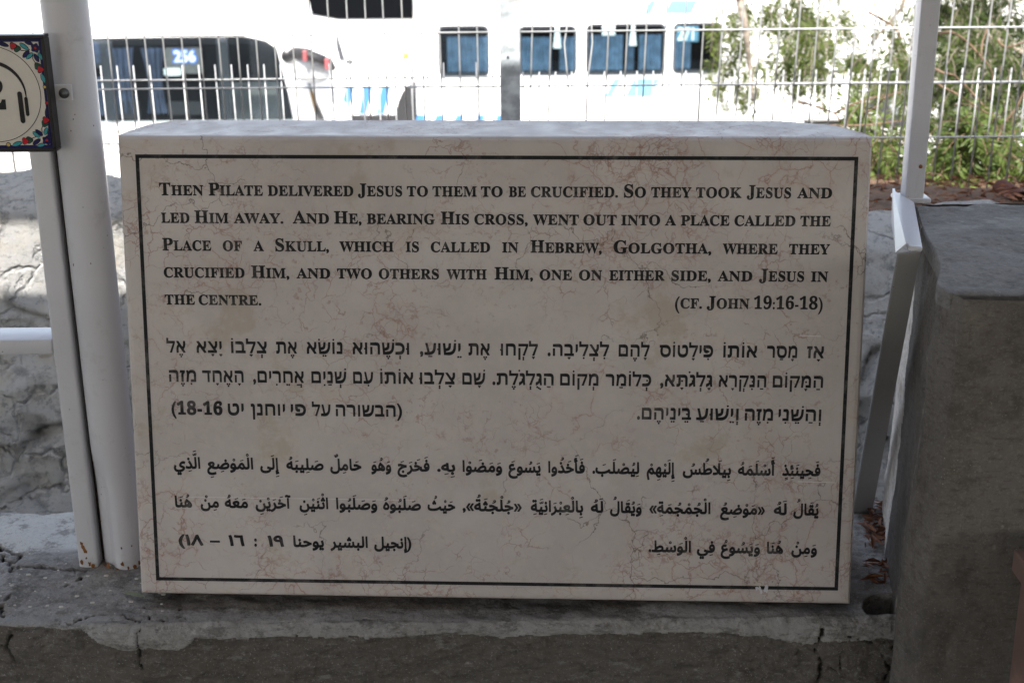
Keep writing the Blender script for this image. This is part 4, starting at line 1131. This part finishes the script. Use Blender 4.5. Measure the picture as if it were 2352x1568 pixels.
def wheel(parent, x, y, r=.5):
    bm = bmesh.new(); bmesh.ops.create_cone(bm, cap_ends=True, segments=36, radius1=r, radius2=r, depth=.28, matrix=Matrix.Translation((x, y + .13, YARD + r)) @ Matrix.Rotation(R(90), 4, 'X'))
    wh = bm_obj('wheel', bm, M_dark, parent, False, parent.location)
    bm = bmesh.new(); bmesh.ops.create_cone(bm, cap_ends=True, segments=28, radius1=r * .55, radius2=r * .5, depth=.06, matrix=Matrix.Translation((x, y - .03, YARD + r)) @ Matrix.Rotation(R(90), 4, 'X'))
    bm_obj('rim', bm, M_galv, wh, False, parent.location)
    bm = bmesh.new(); n = 24; a = [(x + (r + .14) * math.cos(math.pi * k / n), YARD + r + (r + .14) * math.sin(math.pi * k / n)) for k in range(n + 1)] + [(x - r - .14, YARD + .33), (x + r + .14, YARD + .33)]
    bm_prism(bm, [(u, y + .02, v) for u, v in a], (0, -.035, 0)); bm_obj('wheel_arch', bm, M_dark, parent, False, parent.location)
def digits(s, x0, x1, z0, z1, y, mat, parent, origin, bold=.05, grow=0.0, name='number'):
    g = run_plain(s, bold + grow, bold + grow); al = [l for q in g for l in q]; a0, b0, a1, b1 = bbox(al); sx, sz = (x1 - x0) / (a1 - a0), (z1 - z0) / (b1 - b0)
    k = Ink()
    for q in g: k.add(xf(q, sx, x0 - a0 * sx, z0 - b0 * sz, sz), lambda u, v: Vector((u, y, v)))
    return k.build(name, mat, parent, origin)
# --- bus A: coach on the left, long dark window, number card
AY = 15.0
ax1 = aty(668, 150, AY).x
A = bus_body('coach', 'white coach at left with one long dark window and number card 256', -11.5, ax1, AY, .62, 1.9, floor=.3)
ao = A.location
x0_, zt2 = pxz(60, 90, AY); xr_, zb2 = pxz(652, 274, AY)
pts = [(x0_, zt2), (pxz(560, 86, AY)[0], zt2 + .01), (pxz(610, 94, AY)[0], zt2 - .04), (pxz(645, 116, AY)[0], zt2 - .15), (pxz(662, 190, AY)[0], pxz(662, 190, AY)[1]), (pxz(676, 274, AY)[0], zb2), (x0_, zb2)]
win = panel('window', pts, AY, .015, plain('tinted_dark_interior', (.0085, .010, .0125), .7, .1), A, ao)
def AX(c): return (300 + c / 2.94) / 1.7415
def AZp(c): return (c / 2.94) / 1.7415
def Abox(name, cx0, cx1, cy0, cy1, dep, mat, parent, r=.03):
    a = aty(AX(cx0), AZp(cy1), AY); b = aty(AX(cx1), AZp(cy0), AY); bm = bmesh.new()
    bm_prism(bm, [(u, AY - .015, v) for u, v in rrect(a.x, b.x, a.z, b.z, r)], (0, -dep, 0)); return bm_obj(name, bm, mat, parent, False, ao)
Abox('seat_back', 560, 760, 1180, 1400, .02, M_cab, win); Abox('seat_back', 1100, 1500, 1190, 1350, .02, M_cab, win)
Abox('side_frame', 60, 400, 470, 800, .02, M_frame, win); Abox('side_frame', 100, 300, 500, 740, .03, M_curt2, win)
Abox('dashboard', 1830, 2420, 960, 1400, .02, plain('grey_dash', (.055, .06, .064), .4, .5, 0, .3, 3), win); Abox('dash_glare', 2060, 2380, 1010, 1110, .03, M_card, win)
Abox('pillar', 1740, 1800, 440, 1400, .035, M_frame, win); Abox('pillar', 390, 440, 470, 1420, .03, M_frame, win)
def Acurt(cx0, cx1, cy0, cy1, f, p):
    a = aty(AX(cx0), AZp(cy1), AY); b = aty(AX(cx1), AZp(cy0), AY); curtain('curtain', a.x, b.x, a.z, b.z, AY - .01, M_curt2, win, ao, f, p)
Acurt(450, 690, 560, 1330, 4, .3); Acurt(850, 1050, 560, 1330, 4, .4); Acurt(200, 330, 900, 1350, 3, 0)
cb = Abox('number_card', 1090, 1500, 560, 860, .06, M_card, win, .02); Abox('paper', 1070, 1260, 790, 880, .07, M_cardw, win, .02)
a = aty(AX(1165), AZp(745), AY); b = aty(AX(1452), AZp(562), AY)
digits('256', a.x, b.x, a.z, b.z, AY - .078, M_numb, cb, ao, .05, .065, 'number_outline'); digits('256', a.x + .02, b.x - .02, a.z + .015, b.z - .015, AY - .082, M_numw, cb, ao, .045)
bm = bmesh.new(); bm_prism(bm, [(u, AY - .10, v) for u, v in pts], (0, -.006, 0)); bm_obj('pane', bm, M_glass, win, False, ao)
wheel(A, -6.3, AY - .03)
# front pillar, mirror and its black arm
def bx(x, y): return (1000 + x / 2.352) / 1.7415, (y / 2.352) / 1.7415
def BA(x, y, d): return aty(*bx(x, y), d)
bm = bmesh.new(); bm_tube(bm, [BA(330, 400, AY - .1), BA(400, 640, AY - .1), BA(470, 880, AY - .1), BA(540, 1200, AY - .1)], [.10, .11, .12, .13], 10)
bm_obj('front_pillar', bm, M_busw, A, True, ao)
bm = bmesh.new(); c_ = BA(400, 150, AY - .35); bmesh.ops.create_uvsphere(bm, u_segments=24, v_segments=16, radius=1, matrix=Matrix.Translation(c_) @ Matrix.Rotation(R(-8), 4, 'Y') @ Matrix.Diagonal((.20, .16, .50, 1)))
mir = bm_obj('mirror', bm, M_busw, A, True, ao)
bm = bmesh.new(); bm_tube(bm, [BA(430, 330, AY - .3), BA(370, 400, AY - .2), BA(350, 470, AY - .12)], .07, 10); bm_obj('mirror_arm', bm, M_busw, mir, True, ao)
bm = bmesh.new(); bm_tube(bm, [BA(350, 530, AY - .2), BA(430, 500, AY - .5), BA(520, 505, AY - .7), BA(640, 545, AY - .7), BA(740, 590, AY - .6), BA(775, 640, AY - .5)], [.07, .06, .055, .05, .05, .04], 10)
arm = bm_obj('bumper_hose', bm, M_dark, A, True, ao)
for x_, y_ in ((522, 520), (728, 597)):
    c_ = BA(x_, y_, AY - .7); bm = bmesh.new(); bm_box(bm, c_.x - .022, c_.x + .022, c_.y - .06, c_.y + .06, c_.z - .055, c_.z + .055, .012, 2); bm_obj('red_band', bm, M_red, arm, False, ao)
bm = bmesh.new(); c_ = BA(600, 640, AY - .5); bmesh.ops.create_uvsphere(bm, u_segments=16, v_segments=10, radius=1, matrix=Matrix.Translation(c_) @ Matrix.Diagonal((.20, .1, .16, 1))); bm_obj('lower_mirror', bm, plain('grey_mirror', (.30, .31, .32), .2), A, True, ao)
bm = bmesh.new(); bm_tube(bm, [BA(560, 860, AY - .1), BA(590, 1050, AY - .1)], [.035, .045], 10); bm_obj('indicator_lamp', bm, plain('dull_amber', (.22, .13, .03), .4), A, True, ao)
bm = bmesh.new(); bm_tube(bm, [BA(650, 760, AY - .1), BA(720, 920, AY - .1), BA(800, 1040, AY - .1), BA(850, 1180, AY - .1)], [.10, .12, .14, .14], 10); bm_obj('headlamp_panel', bm, M_busw, A, True, ao)

q = [pxz(690, 150, AY - .05), pxz(735, 165, AY - .05), pxz(768, 235, AY - .05), pxz(752, 290, AY - .05), pxz(716, 290, AY - .05)]; panel('front_grille', q, AY - .02, .03, plain('grey_grille', (.10, .105, .11), .5), A, ao)
# --- bus B: coach in the middle behind, black side window, slanted blue stripes
BY = 23.0
B0, B1 = aty(690, 100, BY).x, aty(1100, 100, BY).x
B = bus_body('coach', 'white coach in the middle with black upper window and slanted blue stripes', B0, B1 + 4, BY, .35, floor=.30)
bo = B.location
zz0 = pxz(800, 44, BY)[1]
win = panel('window', [(pxz(700, 0, BY)[0], .15), (pxz(948, 0, BY)[0], .15), (pxz(948, 0, BY)[0], zz0), (pxz(778, 44, BY)[0], zz0), (pxz(700, 30, BY)[0], zz0 + .1)], BY, .03, M_int, B, bo)
for sx in (865, 1037, 1205):
    q = [pxz(*bx(sx - 12, 1068), BY), pxz(*bx(sx + 58, 1068), BY), pxz(*bx(sx + 112, 818), BY), pxz(*bx(sx + 32, 818), BY)]
    panel('stripe', q, BY, .02, M_blue, B, bo)
zf = pxz(*bx(1100, 1078), BY)[1]
q = [pxz(*bx(1528, 0), BY), pxz(*bx(1545, 0), BY), pxz(*bx(1560, 180), BY), pxz(*bx(1555, 600), BY), pxz(*bx(1525, 1000), BY), pxz(*bx(1515, 700), BY), pxz(*bx(1548, 200), BY)]; panel('corner_trim', q, BY, .03, plain('grey_trim', (.17, .17, .18), .6), B, bo)
bm = bmesh.new(); bm_box(bm, B0 + .3, B1, BY - .015, BY + 2.2, YARD + .02, zf, .02, 1); bm_obj('underbody', bm, M_dark, B, False, bo)
bm = bmesh.new(); c_ = BA(1600, 1130, BY); n = 24
bm_prism(bm, [(c_.x + .40 * math.cos(2 * math.pi * k / n), BY + .005, c_.z - .02 + .66 * math.sin(2 * math.pi * k / n)) for k in range(n)], (0, -.025, 0)); bm_obj('wheel_arch', bm, M_dark, B, False, bo)
q = [pxz(*bx(805, 330), BY), pxz(*bx(830, 340), BY), pxz(*bx(895, 560), BY), pxz(*bx(845, 565), BY), pxz(*bx(815, 450), BY)]; panel('mirror', q, BY, .05, M_frame, B, bo)
q = [pxz(*bx(903, 595), BY), pxz(*bx(970, 595), BY), pxz(*bx(970, 565), BY), pxz(*bx(903, 565), BY)]; panel('door_handle', q, BY, .03, M_frame, B, bo)
bm = bmesh.new(); bmesh.ops.create_uvsphere(bm, u_segments=12, v_segments=8, radius=.05, matrix=Matrix.Translation(BA(1468, 525, BY))); bm_obj('side_lamp', bm, M_amber, B, True, bo)

# --- bus C: coach with blue curtained windows
CY_ = 21.0
C0, C1 = aty(950, 100, CY_).x, aty(1865, 100, CY_).x
Cb = bus_body('coach', 'white coach in the centre with a row of blue curtained windows', C0, C1, CY_, .45, floor=.30)
co_ = Cb.location
def cx(x, y): return (2000 + x / 2.352) / 1.7415, (y / 2.352) / 1.7415
def cwin(p0, p1, extras):
    a = aty(*p0, CY_); b = aty(*p1, CY_); x0, x1, z0, z1 = a.x, b.x, b.z, a.z
    bm = bmesh.new(); bm_prism(bm, [(u, CY_ + .002, v) for u, v in rrect(x0, x1, z0, z1, .09)], (0, -.02, 0)); wn = bm_obj('window', bm, M_frame, Cb, False, co_)
    bm = bmesh.new(); bm_prism(bm, [(u, CY_ - .018, v) for u, v in rrect(x0 + .04, x1 - .04, z0 + .06, z1 - .03, .06)], (0, -.01, 0)); bm_obj('dark_inside', bm, M_int, wn, False, co_)
    for u0, u1 in extras:
        curtain('curtain', x0 + (x1 - x0) * u0, x0 + (x1 - x0) * u1, z0 + .08, z1 - .16, CY_ - .02, M_curt, wn, co_, max(3, int(11 * (u1 - u0))))
    bm = bmesh.new(); bm_prism(bm, [(u, CY_ - .10, v) for u, v in rrect(x0 + .03, x1 - .03, z0 + .03, z1 - .03, .07)], (0, -.006, 0)); bm_obj('pane', bm, M_glass, wn, False, co_)
    return wn, x0, x1, z0, z1
cwin(bx(1763, 243), bx(2255, 722), [(.18, .97)])
cwin((1190, 60), cx(722, 708), [(.06, .56), (.70, .96)])
w3 = cwin(cx(808, 225), cx(1553, 702), [(.05, .46), (.50, .60), (.66, .94)])
w4 = cwin(cx(1630, 215), cx(2080, 690), [(.05, .36)])
def cbox(name, p0, p1, dep, mat, parent, top=None):
    a = aty(*p0, CY_); b = aty(*p1, CY_)
    x0, x1 = a.x, b.x; t = (x1 - x0) * (top if top else 0)
    panel(name, [(x0, b.z), (x1, b.z), (x1 - t, a.z), (x0 + t, a.z)], CY_ - .07, dep, mat, parent, co_)
cbox('white_card', cx(958, 240), cx(1078, 328), .01, M_cardw, w3[0]); cbox('white_cloth', cx(1212, 238), cx(1282, 425), .01, M_cardw, w3[0], .3); cbox('white_cloth', cx(498, 238), cx(575, 448), .01, M_cardw, w3[0], .3)
cbox('number_card', cx(1660, 245), cx(1860, 388), .01, M_lblue, w4[0])
a = aty(*cx(1664, 380), CY_); b = aty(*cx(1820, 250), CY_); digits('271', a.x, b.x, a.z, b.z, CY_ - .085, M_numw, w4[0], co_, .05)
for (xa, xb, yt, yb, m_, sl) in ((1350, 1415, 5, 135, M_lblue, 62), (1548, 1800, 5, 130, M_lblue, 60)):
    panel('stripe', [pxz(*cx(xa, yb), CY_), pxz(*cx(xb, yb), CY_), pxz(*cx(xb + sl, yt), CY_), pxz(*cx(xa + sl, yt), CY_)], CY_, .012, m_, Cb, co_)
for (xa, xb, yt, yb, sl) in ((988, 1052, 745, 912, 82), (1176, 1420, 743, 908, 85)):
    panel('stripe', [pxz(*cx(xa, yb), CY_), pxz(*cx(xb, yb), CY_), pxz(*cx(xb + sl, yt), CY_), pxz(*cx(xa + sl, yt), CY_)], CY_, .012, M_lblue, Cb, co_)
for sx in (1540, 1715, 1905, 2105, 2290):
    panel('stripe', [pxz(*bx(sx - 10, 1230), CY_), pxz(*bx(sx + 75, 1230), CY_), pxz(*bx(sx + 105, 1082), CY_), pxz(*bx(sx + 35, 1082), CY_)], CY_, .012, M_blue, Cb, co_)
wheel(Cb, C1 - 1.4, CY_ - .03)
# --- bus D far right behind the tree
DY = 27.0
D0, D1 = aty(1840, 100, DY).x, aty(2600, 100, DY).x
D = bus_body('coach', 'white coach at right half hidden behind the weeping tree', D0, D1, DY, .2, floor=.1)
do = D.location
for k, (pa, pb) in enumerate(((1880, 1990), (2000, 2110), (2120, 2230), (2240, 2350))):
    a = aty(pa, 136, DY); b = aty(pb, 166, DY); bm = bmesh.new(); bm_prism(bm, [(u, DY, v) for u, v in rrect(a.x, b.x, b.z, a.z, .06)], (0, -.02, 0)); wn = bm_obj('window', bm, M_int, D, False, do)
    bm = bmesh.new(); bm_prism(bm, [(u, DY - .02, v) for u, v in rrect(a.x + .12, a.x + .5, b.z + .05, a.z - .03, .04)], (0, -.02, 0)); bm_obj('pale_blind', bm, M_cardw, wn, False, do)
wheel(D, D0 + 2, DY - .03)

# ------------------------------------------------------------------ weeping tree, shrub and stems on the right
DENS = 1.5
class Leaves:
    def __init__(s): s.V, s.F, s.t = [], [], []
    def leaf(s, p, d, n, L, wd, t):
        k = len(s.V); p = Vector(p); q = p + d * L
        s.V += [p, p + d * L * .45 + n * wd, q, p + d * L * .45 - n * wd]; s.F.append((k, k + 1, k + 2, k + 3)); s.t.append(t)
    def build(s, name, mat, parent=None, origin=None):
        o = mesh_obj(name, s.V, s.F, mat, parent, origin=origin); at = o.data.attributes.new('tint', 'FLOAT', 'FACE'); at.data.foreach_set('value', s.t); return o
def _bw(s, name, mat, tw, mat2, parent, origin):
    k = len(s.V); n0 = len(s.F); tw.verts.index_update()
    s.V += [v.co.copy() for v in tw.verts]; s.F += [tuple(k + v.index for v in f.verts) for f in tw.faces]; s.t += [.2] * len(tw.faces)
    o = mesh_obj(name, s.V, s.F, None, parent, origin=origin, mats=[mat, mat2], fmat=[0] * n0 + [1] * (len(s.F) - n0)); tw.free()
    at = o.data.attributes.new('tint', 'FLOAT', 'FACE'); at.data.foreach_set('value', s.t); return o
Leaves.build_with = _bw
def spray(lv, start, length, out, tint, lw=1.0, tw=None):
    """one hanging compound leaf: thin rachis with narrow leaflets on both sides"""
    p = Vector(start); d = Vector(out).normalized(); n = max(6, int(length / .011)); pts = [p.copy()]
    for i in range(n):
        d = (d + Vector((random.uniform(-.07, .07), random.uniform(-.07, .07), -.16))).normalized(); p = p + d * (length / n); pts.append(p.copy())
        sd_ = d.cross(Vector((random.uniform(-.4, .4), 1, random.uniform(-.3, .3)))).normalized()
        for sgn in (1, -1):
            if random.random() < .15: continue
            ld = (d * .6 + sd_ * sgn + Vector((0, random.uniform(-.4, .4), -.25))).normalized(); nn = ld.cross(Vector((random.uniform(-1, 1), random.uniform(-1, 1), random.uniform(-1, 1)))).normalized()
            lv.leaf(p, ld, nn, random.uniform(.026, .044) * lw, random.uniform(.0034, .0056) * lw, min(1, max(0, tint + random.uniform(-.25, .25))))
    if tw is not None: bm_tube(tw, pts[::2] if len(pts) > 4 else pts, .0014, 4, False)
def clump(lv, tw, px, py, rpx, depth, n, tint, L=(.10, .22), lw=1.0):
    c = aty(px, py, depth); r = rpx * depth / FPX
    tint = tint
    for _ in range(int(n * DENS)):
        off_ = Vector((random.gauss(0, .5), random.gauss(0, .7), random.gauss(0, .5)))
        spray(lv, c + off_ * r + Vector((0, 0, r * .5)), random.uniform(*L), (random.uniform(-1, 1), random.uniform(-1, 1), random.uniform(-.9, .5)), tint + random.uniform(-.2, .2), lw, tw)
tree = empty('weeping_tree', tuple(aty(2330, 400, 6.4)))
tree.location.z = YARD + 3.4
tree.location = (aty(2330, 300, 6.4).x + .45, 6.4, YARD)
tag(tree, 'weeping pepper tree with fine drooping green foliage behind the wire fence', 'tree')
to = tree.location
bm = bmesh.new()
tx0 = to.x
bm_tube(bm, [(tx0, 6.4, YARD), (tx0 - .03, 6.4, -1.2), (tx0 + .03, 6.4, .4), (tx0 - .05, 6.4, 1.5), (tx0 + .1, 6.4, 2.6)], [.22, .17, .13, .10, .05], 12)
bm_obj('trunk', bm, M_bark, tree, True, to)
bm = bmesh.new()
for (pts_, rr0) in (([(2560, 60), (2400, -70), (2120, -110), (1950, -130), (1800, -120), (1690, -40)], .04), ([(2560, 200), (2400, 150), (2310, 100), (2240, 70)], .02),
                    ([(1690, -40), (1712, 60), (1722, 150), (1730, 230)], .020), ([(2120, -110), (2070, 20), (2010, 90), (1960, 60)], .010), ([(2560, 330), (2400, 250), (2340, 200)], .016)):
    P = [aty(u, v, 6.3 - .25 * (k % 2)) for k, (u, v) in enumerate(pts_)]; bm_tube(bm, P, [rr0 * (1 - .7 * k / (len(P) - 1)) for k in range(len(P))], 8)
bm_obj('branch', bm, M_bark, tree, True, to)
lv = Leaves(); tw = bmesh.new()
for c in ((1680, 50, 38, 9, .6), (1700, 110, 34, 8, .55), (1672, 165, 34, 9, .7), (1700, 215, 30, 7, .75), (1735, 30, 26, 5, .45), (1745, 150, 22, 4, .6),
          (1815, 20, 42, 12, .4), (1860, 60, 48, 13, .45), (1850, 120, 48, 13, .5), (1800, 140, 34, 9, .45), (1858, 172, 44, 11, .6), (1900, 40, 34, 7, .4), (1895, 120, 24, 5, .5),
          (1935, 65, 30, 7, .5), (1960, 130, 26, 5, .45), (2030, 60, 26, 6, .5), (2068, 100, 26, 6, .5), (2060, 150, 34, 9, .4), (2005, 160, 24, 5, .5), (2075, 200, 26, 6, .5), (1960, 200, 20, 3, .7), (2085, 30, 30, 7, .5),
          (2180, 20, 50, 12, .45), (2240, 40, 55, 14, .35), (2310, 30, 55, 14, .25), (2350, 90, 50, 12, .2), (2190, 90, 44, 12, .5), (2250, 110, 55, 15, .4), (2310, 140, 55, 15, .25), (2200, 160, 44, 12, .5), (2270, 190, 55, 14, .3),
          (2340, 190, 44, 10, .2), (2180, 225, 34, 8, .6), (2240, 240, 38, 9, .5), (2320, 240, 34, 7, .3)):
    DENS = 1.9 if c[0] < 2120 else 3.2
    clump(lv, tw, c[0], c[1], c[2], random.uniform(5.6, 7.0), c[3], c[4] - (0 if c[0] < 2120 else .28))
lv.build_with('crown', M_leaf, tw, M_bark, tree, to)
# shrub at the foot of the fence
DENS = 3.0
sh = empty('shrub', (aty(2200, 420, 4.7).x, 4.7, .6)); tag(sh, 'bright green leafy shrub low behind the fence at right', 'shrub')
lv = Leaves(); tw = bmesh.new()
for c in ((2020, 340, 24, 6, .7), (2030, 385, 26, 8, .8), (2060, 330, 24, 5, .6), (2165, 350, 30, 9, .5), (2200, 390, 34, 12, .7), (2245, 360, 34, 10, .5), (2290, 395, 34, 12, .8), (2330, 360, 34, 10, .5), (2180, 300, 30, 7, .6), (2230, 300, 30, 7, .5), (2000, 290, 26, 5, .7), (1985, 250, 20, 3, .7), (2160, 410, 26, 8, .8), (2250, 415, 26, 8, .85), (2340, 410, 26, 8, .8), (2310, 300, 30, 6, .5)):
    clump(lv, tw, c[0], c[1], c[2], random.uniform(4.4, 5.0), c[3], c[4], (.07, .14), 1.15)
lv.build_with('foliage', M_leaf2, tw, M_twig, sh, sh.location)
vine = empty('dry_vine', (aty(2200, 420, 4.5).x, 4.5, .65)); tag(vine, 'bare brown arching stems tangled in the fence at right', 'vine')
def q5(x, y): return (3500 + x / 1.742) / 1.7415, (y / 1.742) / 1.7415
def q4(x, y): return (2900 + x / 1.96) / 1.7415, (y / 1.96) / 1.7415
for P in ([q5(440, 240), q5(530, 225), q5(640, 290), q5(740, 400), q5(800, 470), q5(820, 560), q5(800, 700)], [q5(390, 540), q5(450, 595), q5(560, 650), q5(640, 700), q5(800, 800)], [q5(590, 560), q5(680, 650), q5(760, 740), q5(820, 800), q5(860, 950)],
          [q5(400, 470), q5(480, 510), q5(560, 530), q5(600, 600)], [q5(800, 180), q5(750, 290), q5(740, 420)], [q5(1040, 640), q5(980, 760), q5(900, 860), q5(850, 990)], [q5(850, 280), q5(920, 330), q5(1040, 290)],
          [q4(580, 798), q4(700, 830), q4(780, 860), q4(860, 890), q4(910, 960)], [q4(860, 890), q4(1000, 820), q4(1150, 770), q4(1330, 735)], [q4(1090, 890), q4(1180, 840), q4(1260, 760), q4(1390, 720)], [q4(780, 990), q4(1100, 980), q4(1400, 945)], [q4(1130, 100), q4(1260, 170), q4(1330, 220), q4(1380, 300)]):
    d0 = random.uniform(4.32, 4.6); P3 = [aty(u, v, d0 + random.uniform(-.04, .04)) for u, v in P]
    S = []
    for i in range(len(P3) - 1):
        a_, b_, c2, d2 = P3[max(0, i - 1)], P3[i], P3[i + 1], P3[min(len(P3) - 1, i + 2)]
        for k in range(4):
            t = k / 4; S.append(.5 * ((2 * b_) + (c2 - a_) * t + (2 * a_ - 5 * b_ + 4 * c2 - d2) * t * t + (3 * b_ - a_ - 3 * c2 + d2) * t ** 3))
    S.append(P3[-1]); bm = bmesh.new(); bm_tube(bm, S, [.0042 - .002 * k / len(S) for k in range(len(S))], 6); bm_obj('stem', bm, M_twig, vine, True, vine.location)

# ------------------------------------------------------------------ shelter roof overhead (outside the frame; it casts the shade)
RZ = 2.62
roof = empty('shelter_roof', (0, 0, RZ)); tag(roof, 'unseen flat shelter roof carried by the white poles, with an added sun gap', 'roof')
RYE = 1.945
def rp(x0, x1, y0, y1):
    bm = bmesh.new(); bm_box(bm, x0, x1, y0, y1, RZ, RZ + .08, .004, 1); bm_obj('roof_board', bm, M_roof, roof, False, roof.location)
pt = aty(95, 640, 3.0)  # added gap between the boards lets a sun patch onto the rubble
k = (RZ - pt.z) / sdir.z; hx, hy = pt.x + sdir.x * k, pt.y + sdir.y * k
rp(-6, hx - .95, -9, RYE); rp(hx + .42, 6, -9, RYE); rp(hx - .95, hx + .42, -9, hy - .19); rp(hx - .95, hx + .42, hy + .10, RYE)
bm = bmesh.new(); bm_box(bm, -7, 7, -9.6, -9.2, 0, 1.55, .02, 2)  # added out of view, blocks low skylight from behind the camera
tag(bm_obj('sky_blocker', bm, M_rock, None, False, (0, -9.4, 0)), 'unseen wall added behind the camera to cut skylight on the slab', 'wall')

bpy.data.objects.remove(_fo)
